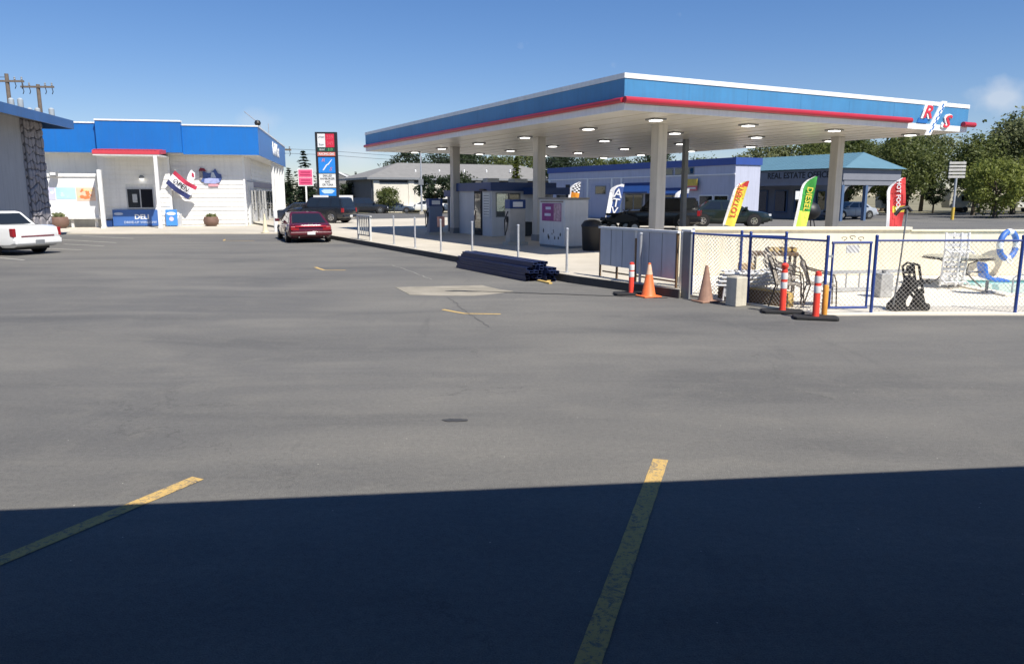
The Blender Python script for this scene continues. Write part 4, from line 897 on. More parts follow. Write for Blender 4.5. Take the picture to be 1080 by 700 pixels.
# ================================================================= VEHICLES
def car(name, label, loc, heading, L_, W, H, paint, kind='sedan', plate=True, trim=None, group=None, glassm=None):
    c = thing(name, label, 'car' if kind != 'suv' else 'SUV', loc, heading, group)
    hw = W/2; k = H/1.42; gl = glassm or CARGL
    if kind == 'suv':
        S = [(-.5,.46,.90,.84),(-.49,.34,1.02,.93),(-.46,.28,1.06,.98),(-.30,.27,1.06,1),(0,.27,1.04,1),(.20,.27,1.02,1),(.36,.28,.98,.98),(.46,.32,.88,.93),(.5,.42,.74,.82)]
        k = H/1.70; cab = (-.478,.20,-.44,.08, 1.04)
    elif kind == 'coupe':
        S = [(-.5,.40,.66,.80),(-.485,.30,.82,.90),(-.45,.22,.90,.97),(-.30,.2,.91,1.0),(0,.2,.88,1),(.2,.2,.84,1),(.38,.22,.76,.97),(.46,.26,.68,.90),(.5,.34,.56,.76)]
        cab = (-.43,.24,-.20,.03,.88)
    elif kind == 'boxy':
        S = [(-.5,.44,.78,.90),(-.492,.32,.92,.95),(-.46,.26,.97,.98),(-.30,.24,.98,1.0),(0,.24,.96,1),(.2,.24,.95,1),(.40,.26,.90,.99),(.48,.30,.82,.95),(.5,.38,.70,.88)]
        cab = (-.30,.20,-.215,.06,.96)
    else:
        S = [(-.5,.42,.72,.80),(-.49,.30,.84,.90),(-.45,.24,.93,.97),(-.30,.2,.95,1.0),(0,.2,.93,1),(.2,.2,.90,1),(.38,.22,.82,.98),(.46,.26,.74,.93),(.5,.36,.62,.82)]
        cab = (-.38,.24,-.22,.04,.92)
    prof = lambda w, zb, zt: [(-.84*w,zb),(-.97*w,zb+.10),(-w,zb+.5*(zt-zb)),(-.955*w,zt-.07),(-.85*w,zt-.012),(-.4*w,zt+.012),(.4*w,zt+.012),(.85*w,zt-.012),(.955*w,zt-.07),(w,zb+.5*(zt-zb)),(.97*w,zb+.10),(.84*w,zb)]
    vs = []; n = 12
    for x, zb, zt_, wf_ in S:
        vs += [(x*L_, y, z*1) for y, z in prof(hw*wf_, zb*k, zt_*k)]
    fs = [(i*n+j, i*n+(j+1)%n, (i+1)*n+(j+1)%n, (i+1)*n+j) for i in range(len(S)-1) for j in range(n)] + [tuple(range(n-1,-1,-1)), tuple(range((len(S)-1)*n, len(S)*n))]
    MB().add(vs, fs).build('body', paint, c, True)
    xr0, xf0, xr1, xf1, zb = cab; xr0, xf0, xr1, xf1 = (v*L_ for v in (xr0,xf0,xr1,xf1)); zb = zb*k - .03
    w0, w1 = hw*.90, hw*(.70 if kind != 'suv' else .76)
    zr = H - .045
    B = [Vector((xr0,-w0,zb)),Vector((xf0,-w0,zb)),Vector((xf0,w0,zb)),Vector((xr0,w0,zb))]; T = [Vector((xr1,-w1,zr)),Vector((xf1,-w1,zr)),Vector((xf1,w1,zr)),Vector((xr1,w1,zr))]
    U = [Vector((xr1+.12,-w1+.10,H)),Vector((xf1-.14,-w1+.10,H)),Vector((xf1-.14,w1-.10,H)),Vector((xr1+.12,w1-.10,H))]
    cb = MB().add(B+T+U, [(0,1,5,4),(1,2,6,5),(2,3,7,6),(3,0,4,7),(4,5,9,8),(5,6,10,9),(6,7,11,10),(7,4,8,11),(8,9,10,11)]).build('cabin', paint, c)
    def panel(q, u0, u1, v0, v1, nm):
        P_ = lambda u, v: (q[0].lerp(q[1],u)).lerp(q[3].lerp(q[2],u), v)
        pts = [P_(u0,v0),P_(u1,v0),P_(u1,v1),P_(u0,v1)]; nn = (pts[1]-pts[0]).cross(pts[3]-pts[0]).normalized()
        ctr = Vector((sum(p.x for p in q)/4, sum(p.y for p in q)/4, 0)) - Vector(((xr0+xf0)/2,0,0))
        if nn.dot(Vector((ctr.x,ctr.y,.2))) < 0: nn = -nn
        MB().add([p - nn*.01 for p in pts] + [p + nn*.012 for p in pts], [(0,1,2,3),(4,5,6,7),(0,1,5,4),(1,2,6,5),(2,3,7,6),(3,0,4,7)]).build(nm, gl, cb)
    for q in ((B[0],B[1],T[1],T[0]),(B[3],B[2],T[2],T[3])):
        if kind == 'suv': panel(q,.05,.28,.12,.92,'window'); panel(q,.31,.62,.12,.92,'window'); panel(q,.65,.94,.12,.92,'window')
        else: panel(q,.10,.48,.12,.92,'window'); panel(q,.52,.92,.12,.92,'window')
    panel((B[1],B[2],T[2],T[1]),.05,.95,.06,.95,'windscreen'); panel((B[3],B[0],T[0],T[3]),.07,.93,.14,.93,'rear_window')
    wr = .33*min(k,1.1) if kind != 'suv' else .38
    for x in (-.295*L_, .30*L_):
        for s in (-1,1):
            MB().cyl((x,s*(hw-.16),wr+.02),(x,s*(hw+.004),wr+.02),wr*1.13,n=22).build('wheel_arch', BLACK, c)
            y0, y1 = s*(hw-.19), s*(hw+.012); ym = (y0+y1)/2
            t = MB(); 
            for yy in (0,): t.cyl((x,y0,wr),(x,y1,wr),wr,n=24)
            wo = t.build('wheel', RUBBER, c, bevel=.03); MB().cyl((x,y1-.02*s,wr),(x,y1+.012*s,wr),wr*.62,wr*.56,n=18).build('rim', CHROME if kind!='boxy' else GALV, wo, True)
            for j in range(5):
                a_ = j*1.2566; MB().cyl((x+wr*.35*math.cos(a_),y1+.012*s,wr+wr*.35*math.sin(a_)),(x+wr*.35*math.cos(a_),y1+.016*s,wr+wr*.35*math.sin(a_)),wr*.12,n=8).build('rim_hole', BLACK, wo)
    xr, xf = -.5*L_, .5*L_; zt0 = S[1][2]*k
    tlz = zt0-.13*k
    for s in (-1,1):
        BX(xr-.005,xr+.10,min(s*hw*.52,s*hw*.88),max(s*hw*.52,s*hw*.88),tlz-.10*k,tlz+.09*k).build('tail_light', TAIL, c, bevel=.02) if kind not in ('suv','boxy') else (BX(xr-.004,xr+.16,min(s*hw*.84,s*hw*.965),max(s*hw*.84,s*hw*.965),tlz-.18*k,tlz+.10*k).build('tail_light', TAIL, c, bevel=.015))
        BX(xf-.16,xf-.01,min(s*hw*.48,s*hw*.86),max(s*hw*.48,s*hw*.86),.58*k,.70*k).build('headlight', HEADL, c, bevel=.02)
        MB().tube([(xf0-.12,s*w0,zb+.08),(xf0-.16,s*(w0+.12),zb+.12)],.02).build('mirror_arm', BLACK, c); BX(xf0-.26,xf0-.12,min(s*(w0+.06),s*(w0+.26)),max(s*(w0+.06),s*(w0+.26)),zb+.06,zb+.20).build('mirror', paint, c, bevel=.025)
        BX(-.03*L_,.0*L_,min(s*hw*.985,s*(hw+.02)),max(s*hw*.985,s*(hw+.02)),.70*k,.735*k).build('door_handle', trim or paint, c)
    bm_ = trim or paint
    BX(xr-.07,xr+.12,-hw*.93,hw*.93,.36*k,.54*k).build('rear_bumper', bm_, c, bevel=.045); BX(xf-.12,xf+.07,-hw*.90,hw*.90,.32*k,.50*k).build('front_bumper', bm_, c, bevel=.045)
    if plate:
        pt = BX(xr-.085,xr-.071,-.16,.16,.40*k,.53*k).build('licence_plate', REFLECT, c)
    BX(xf-.03,xf+.012,-hw*.42,hw*.42,.54*k,.68*k).build('grille', BLACK, c)
    BX(-.42*L_,.42*L_,-hw*.8,hw*.8,.17*k,.26*k).build('underbody', BLACK, c)
    for s in (-1,1): MB().tube([(.02*L_,s*(hw*1.001),.30*k),(.02*L_,s*(hw*1.003),.60*k),(.02*L_,s*(hw*.975),.86*k)],.006,4).build('door_seam', BLACK, c)
    return c
HA = math.atan2
wc = car('parked_car', 'white boxy old sedan parked at the left edge of the lot', (-18.25,26.3,0), HA(.33,-.944), 5.2, 1.82, 1.42, car_paint('paint_white',(.78,.78,.75)), 'boxy', trim=mat('white_bumper',(.74,.74,.72),.35,.05,3))
BX(-2.612,-2.60,-.60,.60,.60,.645).build('rear_trim_strip', mat('strip_maroon',(.16,.03,.04),.4,.1,4), wc); BX(-2.69,-2.67,-.16,.16,.36,.50).build('licence_plate', STEELG, wc)
rcx = car('parked_car', 'maroon two-door coupe parked beside the kerb, seen from behind', (-9.25,33.85,0), HA(.92,-.39), 4.75, 1.84, 1.25, car_paint('paint_maroon',(.085,.007,.013)), 'coupe')
BX(-2.41,-2.36,-.62,.62,.66,.72).build('rear_chrome_strip', RED, rcx); BX(-2.405,-2.37,-.09,.09,.76,.80).build('badge', CHROME, rcx); MB().tube([(-2.1,.72,.80),(-2.15,.73,1.12)],.008).build('aerial', CHROME, rcx)
MB().tube([(-2.35,-.5,.25),(-2.48,-.5,.25)],.03).build('exhaust', CHROME, rcx); MB().tube([(-2.35,.5,.25),(-2.48,.5,.25)],.03).build('exhaust', CHROME, rcx)
car('parked_suv', 'black SUV parked directly behind the maroon coupe', (-12.6,50.6,PZ), HA(.30,-.954), 4.35, 1.85, 1.64, car_paint('paint_black',(.012,.013,.016)), 'suv')
car('parked_car', 'dark blue sedan parked left of the black SUV', (-14.3,54.5,.0), HA(-.2,.98), 4.6, 1.8, 1.45, car_paint('paint_darkblue',(.02,.03,.055)), 'sedan')
car('distant_car', 'small white sedan on the far side of the road', (-10.2,89.5,0), HA(.05,-1), 4.5, 1.78, 1.40, car_paint('paint_white',(.78,.78,.75)), 'sedan')
car('distant_suv', 'white SUV right of the distant white sedan', (-7.0,88.6,0), HA(.15,1), 4.2, 1.8, 1.65, car_paint('paint_white',(.78,.78,.75)), 'suv')
car('distant_suv', 'black SUV by the grey building wall across the road', (-15.9,84,0), HA(.3,.95), 4.5, 1.85, 1.68, car_paint('paint_black',(.012,.013,.016)), 'suv')
car('distant_car', 'silver-blue car right of the black SUV across the road', (-13.2,86.6,0), HA(.1,1), 4.4, 1.75, 1.30, car_paint('paint_slate',(.06,.08,.11)), 'sedan')
car('parked_suv', 'black SUV in front of the pale shop, left of the grey pole', (7.9,41.5,PZ), HA(.28,-.96), 4.5, 1.85, 1.66, car_paint('paint_black',(.012,.013,.016)), 'suv')
car('parked_car', 'dark green sedan right of the grey pole behind the pool wall', (12.3,44.0,PZ), HA(-.15,.99), 4.7, 1.85, 1.50, car_paint('paint_darkgreen',(.012,.02,.018)), 'sedan')
car('distant_car', 'silver sedan under the real estate porch', (28.3,64.5,0), HA(-.3,-1), 4.5, 1.8, 1.42, car_paint('paint_silver',(.35,.38,.42)), 'sedan')
# quad bike
at = thing('quad_bike', 'black quad bike behind the grey plywood panels', 'quad bike', (4.95,35.6,PZ), R(20))
for x in (-.55,.55):
    for y in (-.42,.42):
        wo = MB().cyl((x,y-.12,.29),(x,y+.12,.29),.29,n=20).build('wheel', RUBBER, at, bevel=.04); MB().cyl((x,y-.126,.29),(x,y+.126,.29),.17,n=16).build('rim', PLASTW, wo)
MB().prism_xz([(-.85,.62),(-.8,.78),(-.4,.74),(-.25,.86),(.2,.92),(.45,.84),(.85,.72),(.88,.62),(.3,.52),(-.3,.50)], -.28,.28).build('body', BLACK, at, bevel=.04)
MB().tube([(.42,-.34,1.10),(.36,-.1,1.02),(.36,.1,1.02),(.42,.34,1.10)],.022).build('handlebar', BLACK, at); MB().cyl((.36,0,.80),(.36,0,1.02),.04).build('steering_post', BLACK, at); BX(-.6,.1,-.17,.17,.86,.96).build('seat', RUBBER, at, bevel=.03)

# ================================================================= SHOP AND REAL ESTATE OFFICE
sh = thing('pale_shop', 'long lavender-white shop with dark blue roof band behind the canopy', 'building', (15,52,0), SA)
SL = 24.2
BX(0,2.3,0,SL,0,3.98).build('wall', SHOPW, sh)
b = MB(); b.box(-.08,2.38,-.08,-.001,3.97,4.45); b.box(-.08,-.001,0,SL+.08,3.97,4.45); b.build('roof_band', SHOPB, sh); BX(0,2.3,0,SL,3.981,4.40).build('roof', STEELG, sh)
BX(-.06,-.001,0,SL,3.32,3.40).build('string_course', WHITE, sh)
for y in (23.9,17.5,13.9,12.6): BX(-.10,-.001,y-.10,y+.10,0,3.319).build('pilaster', WHITE, sh)
BX(-.04,-.001,14.3,17.0,.05,2.92).build('garage_door', mat('door_lavender',(.40,.42,.54),.6,.06,1), sh)
f = BX(-.07,-.041,14.75,16.35,2.03,2.75).build('window', STEELG, sh); BX(-.078,-.071,14.85,16.25,2.1,2.68).build('pane', GLASSD, f)
BX(-.05,-.001,20.4,21.1,1.7,2.9).build('window', DARKIN, sh); BX(-.03,-.001,18.2,23.3,.05,2.95).build('wall_panel', SHOPW, sh)
def awning(y0, y1, z0, z1, dep):
    MB().add([(-.001,y0,z1),(-.001,y1,z1),(-dep,y1,z0+.12),(-dep,y0,z0+.12),(-.001,y0,z0),(-.001,y1,z0),(-dep,y1,z0),(-dep,y0,z0)],[(0,1,2,3),(4,5,6,7),(3,2,6,7),(0,3,7,4),(1,2,6,5),(0,1,5,4)]).build('awning', NAVY, sh)
awning(8.2,12.2,2.10,2.93,.9); awning(5.1,7.3,1.95,2.5,.7)
for y0, y1 in ((9.8,12.1),(5.2,7.2)):
    f = BX(-.05,-.002,y0,y1,.0,2.05).build('shopfront', STEELG, sh)
    for k in range(2): BX(-.06,-.051,y0+.1+k*(y1-y0)/2,y0+(y1-y0)/2-.05+k*(y1-y0)/2,.12,1.95).build('pane', GLASSD, f)
f = BX(-.05,-.002,8.3,9.5,0,2.05).build('door', DARKIN, sh); BX(-.09,-.051,8.4,8.46,.9,1.2).build('handle', CHROME, f)
for y0, y1 in ((6.3,7.2),(5.0,6.1),(4.05,4.8)):
    f = BX(-.05,-.002,y0,y1,3.42,3.92).build('window', STEELG, sh); BX(-.06,-.051,y0+.06,y1-.06,3.47,3.87).build('pane', GLASSD, f)
for y0, y1 in ((.5,1.9),(2.0,3.4)):
    f = BX(-.05,-.002,y0,y1,.40,1.98).build('window', WHITE, sh); BX(-.06,-.051,y0+.07,y1-.07,.48,1.9).build('pane', GLASSD, f)
sg = thing('yellow_sign', 'small yellow and red sign on the pale shop wall', 'sign', SF(0,0,0), SA)
sg.location = sh.location; BX(-.30,-.22,3.4,4.44,2.62,3.10).build('panel', mat('sign_yellow',(.62,.45,.06),.5,.2,4), sg); BX(-.30,-.22,3.4,4.44,2.28,2.619).build('lower_panel', mat('sign_redpink',(.62,.14,.16),.5,.15,4), sg); BX(-.31,-.301,3.5,4.34,2.40,2.50).build('print', WHITE, sg)
for y in (3.5,4.3): BX(-.219,-.001,y,y+.05,2.7,2.75).build('bracket', STEELG, sg)

pc = thing('real_estate_office', 'grey porch office with teal hip roof lettered REAL ESTATE OFFICE', 'building', (25.05,58.6,0), SA)
PL, PW = 13.5, 6.9
MB().add([(-.5,-.5,3.98),(PW-.5+.5,-.5,3.98),(PW,PL,3.98),(-.5,PL,3.98),(4.3,1.6,5.32),(4.3,PL,5.32)],[(0,1,4),(1,2,5,4),(3,0,4,5),(2,3,5),(0,3,2,1)]).build('roof', TEAL, pc)
# raised roof seams
for k in range(1, 26):
    y = -.5 + k*.52; t = 1.0 if y > 1.6 else (y+.5)/2.1; top = (-.5+4.8*t, y if y > 1.6 else y, 3.98+1.34*t)
    MB().tube([(-.5,y,4.0),(top[0],top[1],top[2]+.02)],.018,4).build('roof_seam', TEAL, pc)
b = MB(); b.box(-.2,-.05,-.2,PL,3.10,3.90); b.box(-.049,PW-.3,-.2,-.05,3.10,3.90); b.build('frieze', PORCHG, pc)
b = MB(); b.box(-.15,.0,-.1,PL,2.72,3.099); b.box(.001,PW-.4,-.15,.0,2.72,3.099); b.build('beam', PORCHG, pc)
BX(-.22,-.201,.6,9.0,3.22,3.80).build('sign_board', PORCHG, pc)
text('REAL ESTATE OFFICE', .68, BLACK, pc, (-.235,4.1,3.50), R(-90), 0, .98, .012, 0, .01)
for x, y in ((.0,.0),(0,2.7),(0,8.6),(PW-.6,0),(2.7,.0)): 
    p = BX(x-.13,x+.13,y-.13,y+.13,0,2.719).build('post', PORCHB, pc)
    MB().prism_xz([(x+.13,2.71),(x+1.0,2.71),(x+.55,2.55),(x+.25,2.2),(x+.13,1.8)], y-.07, y+.07).build('bracket', PORCHG, p) if x < PW-1 else MB().prism_xz([(x-.13,2.71),(x-1.0,2.71),(x-.55,2.55),(x-.25,2.2),(x-.13,1.8)], y-.07, y+.07).build('bracket', PORCHG, p)
BX(2.0,PW-.5,6.5,PL,0,3.97).build('office_wall', PORCHG, pc)
for k in range(3):
    f = BX(2.3+k*1.35,3.4+k*1.35,6.4,6.499,.5,2.4).build('window', PORCHB, pc); BX(2.4+k*1.35,3.3+k*1.35,6.38,6.399,.6,2.3).build('pane', GLASSD, f)
for k in range(3):
    f = BX(1.90,1.999,6.9+k*2.2,8.3+k*2.2,.5,2.4).build('window', PORCHB, pc); BX(1.88,1.899,7.0+k*2.2,8.2+k*2.2,.6,2.3).build('pane', GLASSD, f)
ws = thing('white_notice', 'small white notice on a stand left of the green DIESEL flag', 'sign', (17.6,47,0)); BX(-.02,.02,-.02,.02,0,2.0).build('stand', STEELG, ws); BX(-.33,.33,-.04,-.021,1.7,2.2).build('panel', WHITE, ws)
kb = thing('black_kettle_grill', 'black round cooker standing in front of the office porch', 'grill', (17.0,44.0,.0)); MB().lathe([(.10,.55),(.40,.62),(.62,.85),(.66,1.10),(.50,1.42),(.20,1.58),(.12,1.62)],20).build('drum', BLACK, kb, True)
for k in range(4): t = R(45+90*k); MB().tube([(.45*math.cos(t),.45*math.sin(t),0),(.3*math.cos(t),.3*math.sin(t),.66)],.03).build('leg', BLACK, kb)

# ================================================================= FEATHER FLAGS
def feather(label, loc, rz, hgt, w, z0, cellmat, mats, tilt=0.0, nrow=24, ncol=6, txt=None, seed=0):
    f = thing('feather_flag', label, 'flag', loc, rz); f.rotation_euler = (0, tilt, rz)
    Hf = hgt - z0
    lx = lambda s: (w*.82*max(0,(s-.72)/.28)**2.2); rx = lambda s: w*(.86+.14*min(1,s*2)) - w*.02*s
    yy = lambda x, s: .045*math.sin(x*7+s*5+seed)
    MB().tube([(0,0,0),(0,0,z0)]+[(lx(s/12)-.015,yy(lx(s/12),s/12),z0+Hf*s/12) for s in range(13)],[.022]*2+[.018-.001*s for s in range(13)],7).build('pole', WHITE, f, True)
    m = MB()
    for i in range(nrow):
        for j in range(ncol):
            vs = []
            for s, c in ((i/nrow,j/ncol),(i/nrow,(j+1)/ncol),((i+1)/nrow,(j+1)/ncol),((i+1)/nrow,j/ncol)):
                a_, b_ = lx(s), rx(s); x = a_+(max(b_,a_+.02)-a_)*c; vs.append((x, yy(x,s), z0+Hf*s))
            m.add(vs, [(0,1,2,3)], cellmat(i/nrow, j/ncol, i, j))
    o = m.build('cloth', mats, f); o.modifiers.new('s','SOLIDIFY').thickness = .014
    MB().lathe([(.28,0),(.28,.04),(.06,.07),(.05,.2)],14).build('base', STEELG, f)
    if txt:
        for body, size, mm, x, z, ry, sx in txt: text(body, size, mm, f, (x,-.055,z), 0, ry, sx, .004, 0, .006)
    return f
FY, FG_, FRED, FORG, FBLU = mat('cloth_yellow',(.78,.66,.08),.7,.06,2), mat('cloth_green',(.05,.34,.06),.7,.08,2), mat('cloth_red',(.62,.05,.05),.7,.06,2), mat('cloth_orange',(.75,.27,.02),.7,.08,2), mat('cloth_blue',(.03,.07,.24),.7,.08,2)
FLIME = mat('cloth_lime',(.62,.78,.10),.7,.05,2)
feather('yellow feather flag with red lettering and red tip behind the pool wall', (10.98,40,PZ), 0, 2.72, .66, .28, lambda s,c,i,j: 2 if s>.86 and c>.3 else (1 if c<.12 else 0), [FY,FW,FRED], R(14), txt=[('LOTTERY',.42,FRED,.33,1.62,R(90),.98)], seed=1)
feather('green feather flag with yellow DIESEL lettering', (13.22,36,PZ), 0, 2.72, .66, .28, lambda s,c,i,j: 1 if c<.13 else (2 if s<.30 else 0), [FG_,FW,FLIME], R(7), txt=[('DIESEL',.38,FY,.40,1.66,R(-90),1.0)], seed=2)
feather('red feather flag with white lettering and yellow oval near the pool brush', (16.65,34,PZ), 0, 2.5, .80, .25, lambda s,c,i,j: 1 if c<.10 else (2 if .30<s<.42 and .2<c<.95 else 0), [FRED,FW,FY], R(-3), txt=[('HOT FOOD',.26,FW,.46,1.72,R(-90),1.0)], seed=3)
feather('blue and white ATV feather flag in front of the pale shop', (6.05,50,PZ), 0, 2.62, .84, .62, lambda s,c,i,j: 1 if (c<.20 or s>.90) else 0, [FBLU,FW], R(9), txt=[('A',.80,FW,.52,1.98,0,1.0),('T',.78,FW,.50,1.36,0,1.0),('V',.70,FW,.48,.84,0,1.0)], seed=4)
feather('orange feather flag with checkered top above the white cabinet', (3.45,50,PZ), 0, 2.72, .66, .7, lambda s,c,i,j: ((1 if (i+j)%2 else 3) if s>.62 and c>.1 else (1 if c<.1 or s>.94 else (2 if .3<s<.5 and .25<c<.8 else 0))), [FORG,FW,FY,BLACK], R(8), nrow=20, ncol=5, seed=5)
feather('blue feather flag with broad white edge beside the grey canopy pole', (10.3,49.5,PZ), 0, 2.28, .86, .5, lambda s,c,i,j: 1 if (c<.24 or s>.82) else 0, [FBLU,FW], R(6), txt=[('A',.6,FW,.55,1.4,0,1.0)], seed=6)

# ================================================================= FAR SIDE OF THE ROAD
gbd = thing('grey_hall', 'low grey hall with hip roof and cream screen wall across the road', 'building', (-16,88,0), SA)
BX(0,27,0,10,0,3.95).build('wall', mat('hall_grey',(.13,.135,.145),.8,.06,1), gbd)
MB().add([(-.7,-.7,3.95),(27.7,-.7,3.95),(27.7,10.7,3.95),(-.7,10.7,3.95),(5,5,5.85),(22,5,5.85)],[(0,1,5,4),(1,2,5),(2,3,4,5),(3,0,4),(0,3,2,1)]).build('roof', ROOFG, gbd)
BX(-.72,27.72,-.74,-.701,3.72,3.96).build('gutter', STEELG, gbd); BX(-.74,-.701,-.7,10.7,3.72,3.96).build('gutter', STEELG, gbd)
BX(.3,27,-.35,-.15,0,3.35).build('screen_wall', mat('hall_cream',(.66,.62,.53),.75,.05,1, streak=0.25), gbd)
for x in (.1,4.3,8.6,13): BX(x,x+.7,-.42,-.10,0,3.62).build('screen_pier', mat('hall_cream',(.66,.62,.53),.75,.05,1), gbd)
for x in (1.4,5.0): l_ = BX(x,x+.14,-.52,-.421,2.2,2.55).build('wall_lamp', BLACK, gbd)
for k in range(5): MB().lathe([(.10,0),(.10,.3),(.05,.35)],8,(6+k*3.2,1.6+.3*(k%2),4.6+.05*k)).build('roof_vent', PLASTW, gbd)
hb = thing('small_cream_house', 'small cream house with white gable behind the price sign', 'house', (-27,100,0), R(5))
BX(0,9,0,8,0,2.6).build('wall', mat('house_cream',(.62,.58,.46),.8,.05,1), hb); MB().prism_xz([(-.5,2.55),(4.5,4.9),(9.5,2.55)],-.5,8.5).build('roof', ROOFG, hb); MB().prism_xz([(-.6,2.6),(4.5,5.05),(9.6,2.6),(9.3,2.6),(4.5,4.8),(-.3,2.6)],-.56,-.501).build('barge_board', WHITE, hb)
f = BX(2,3.4,-.05,-.001,.9,2.1).build('window', WHITE, hb); BX(2.1,3.3,-.06,-.051,1,2).build('pane', GLASSD, f)

# ---------------------------------------------------------------- price pylon, pink sign, other signs
py = thing('price_pylon', 'tall dark price pylon with red digits and blue logo panel', 'sign', (-13.8,58,0), R(4))
BX(-.80,.80,-.16,.16,1.80,6.55).build('housing', BLACK, py)
for x in (-.30,.30): BX(x-.09,x+.09,-.08,.08,0,1.799).build('post', GALV, py)
PW_ = mat('sign_white',(.72,.72,.70),.5,.04,2)
BX(-.62,-.06,-.18,-.161,5.45,6.42).build('price_panel', PW_, py); p = BX(-.04,.60,-.18,-.161,5.45,6.42).build('price_panel', mat('digit_red',(.55,.02,.05),.5,.1,3), py)
text('339', .40, mat('digit_glow',(.72,.10,.14),.5,.05,3), p, (.28,-.19,6.16), 0,0,.8,.004); text('349', .40, mat('digit_glow',(.72,.10,.14),.5,.05,3), p, (.28,-.19,5.72), 0,0,.8,.004)
text('Unlead', .22, STEELG, py, (-.34,-.19,6.2), 0,0,.75,.004); text('Super', .20, STEELG, py, (-.34,-.19,5.65), 0,0,.8,.004)
p = BX(-.62,.60,-.18,-.161,5.14,5.42).build('price_panel', mat('panel_darkgreen',(.01,.06,.04),.5,.1,3), py); text('diesel', .22, PW_, p, (-.32,-.19,5.29), 0,0,.8,.004); text('319', .30, mat('digit_green',(.12,.50,.18),.5,.05,3), p, (.28,-.19,5.28), 0,0,.85,.004)
p = BX(-.66,.64,-.18,-.161,4.82,5.10).build('name_panel', mat('salmon_panel',(.62,.16,.12),.5,.1,3), py); text('RACING GAS', .24, PW_, p, (0,-.19,4.96), 0,0,.80,.004,0,.006)
p = BX(-.62,.60,-.18,-.161,3.58,4.72).build('logo_panel', mat('panel_bright_blue',(.02,.22,.66),.5,.06,2), py)
MB().prism_xz([(-.34,3.78),(-.24,3.78),(.02,4.15),(.12,4.18),(.42,4.6),(.30,4.52),(.06,4.25),(-.06,4.20)],-.19,-.181).build('logo_slash', PW_, p); text('R', .34, mat('logo_pink',(.62,.22,.30),.5,.05,3), p, (-.28,-.19,4.50), 0,0,1.3,.004,.3); text('S', .36, mat('logo_pink',(.62,.22,.30),.5,.05,3), p, (.24,-.19,3.86), 0,0,1.2,.004,.3)
p = BX(-.62,.60,-.18,-.161,2.52,3.52).build('message_panel', PW_, py)
for k, t in enumerate(('GRILLED','HAMBURGER','AND','OR TUNA')): text(t, .22, BLACK, p, (0,-.19,3.38-k*.22), 0,0,.82,.004)
p = BX(-.62,.60,-.18,-.161,1.90,2.46).build('footer_panel', mat('panel_bright_blue',(.02,.22,.66),.5,.06,2), py); MB().prism_xz([(-.5,2.28),(-.42,2.2),(-.3,2.08),(.3,2.08),(.42,2.2),(.5,2.28),(.3,2.38),(-.3,2.38)],-.19,-.181).build('scroll_print', mat('pale_scroll',(.50,.66,.74),.5,.1,3), p)
pk = thing('pink_sign', 'square pink two-panel sign on a white pole left of the pylon', 'sign', (-14.4,54,0), R(6))
BX(-.05,.05,-.05,.05,0,2.6).build('pole', WHITE, pk); BX(-.52,.52,-.06,.06,2.58,3.78).build('frame', PW_, pk)
for z0, z1 in ((2.66,3.15),(3.2,3.7)):
    p = BX(-.46,.46,-.075,-.061,z0,z1).build('panel', mat('sign_pink',(.74,.10,.22),.5,.06,2), pk)
    for k in range(2): BX(-.36+.04*k,.36-.02*k,-.08,-.0755,z0+.10+.18*k,z0+.19+.18*k).build('print_line', mat('print_magenta',(.45,.03,.10),.5,.1,8), p)
for x, y, lab, m1, w_ in ((-14.0,56.5,'small white and blue sign at the foot of the pylon',PSKY,.55),(-12.1,56.2,'small white and red sign right of the pylon foot',mat('sign_redpink',(.62,.14,.16),.5,.15,4),.5)):
    s_ = thing('small_sign', lab, 'sign', (x,y,0)); BX(-.03,.03,-.03,.03,0,1.2).build('post', STEELG, s_); p = BX(-w_,w_,-.06,-.031,1.2,1.95).build('panel', PW_, s_); BX(-w_+.1,w_-.1,-.066,-.0605,1.35,1.65).build('print', m1, p)
# lamp standards and poles
sl_ = thing('street_lamp', 'slim pale street lamp pole in front of the grey hall', 'lamp', (-9.4,80,0)); MB().cyl((0,0,0),(0,0,8.5),.10,.06,12).build('pole', GALV, sl_, True); MB().tube([(0,0,8.3),(.8,-.3,8.8),(1.8,-.6,8.9)],.045).build('arm', GALV, sl_, True); BX(1.6,2.3,-.8,-.5,8.84,8.98).build('lamp_head', GALV, sl_, bevel=.03); BX(-.25,.25,-.14,-.08,3.0,3.6).build('bracket_box', STEELG, sl_); BX(-.2,.2,-.2,.2,0,.3).build('footing', CONC, sl_)
rsn = thing('rack_sign', 'post topped with stacked pale slat boards before the right-hand trees', 'sign', (35.6,62,0), R(-8)); MB().cyl((0,0,0),(0,0,3.3),.09,n=10).build('post', GALV, rsn, True); MB().cyl((0,0,0),(0,0,1.0),.12,n=10).build('sleeve', mat('sleeve_yellow',(.62,.42,.06),.6,.1,3), rsn, True)
for k in range(5): BX(-.62,.62,-.06,.06,3.32+k*.27,3.50+k*.27).build('slat', mat('slat_pale',(.55,.53,.48),.7,.15,3), rsn)
for x in (-.5,.5): BX(x-.04,x+.04,.061,.12,3.28,4.66).build('upright', STEELG, rsn)
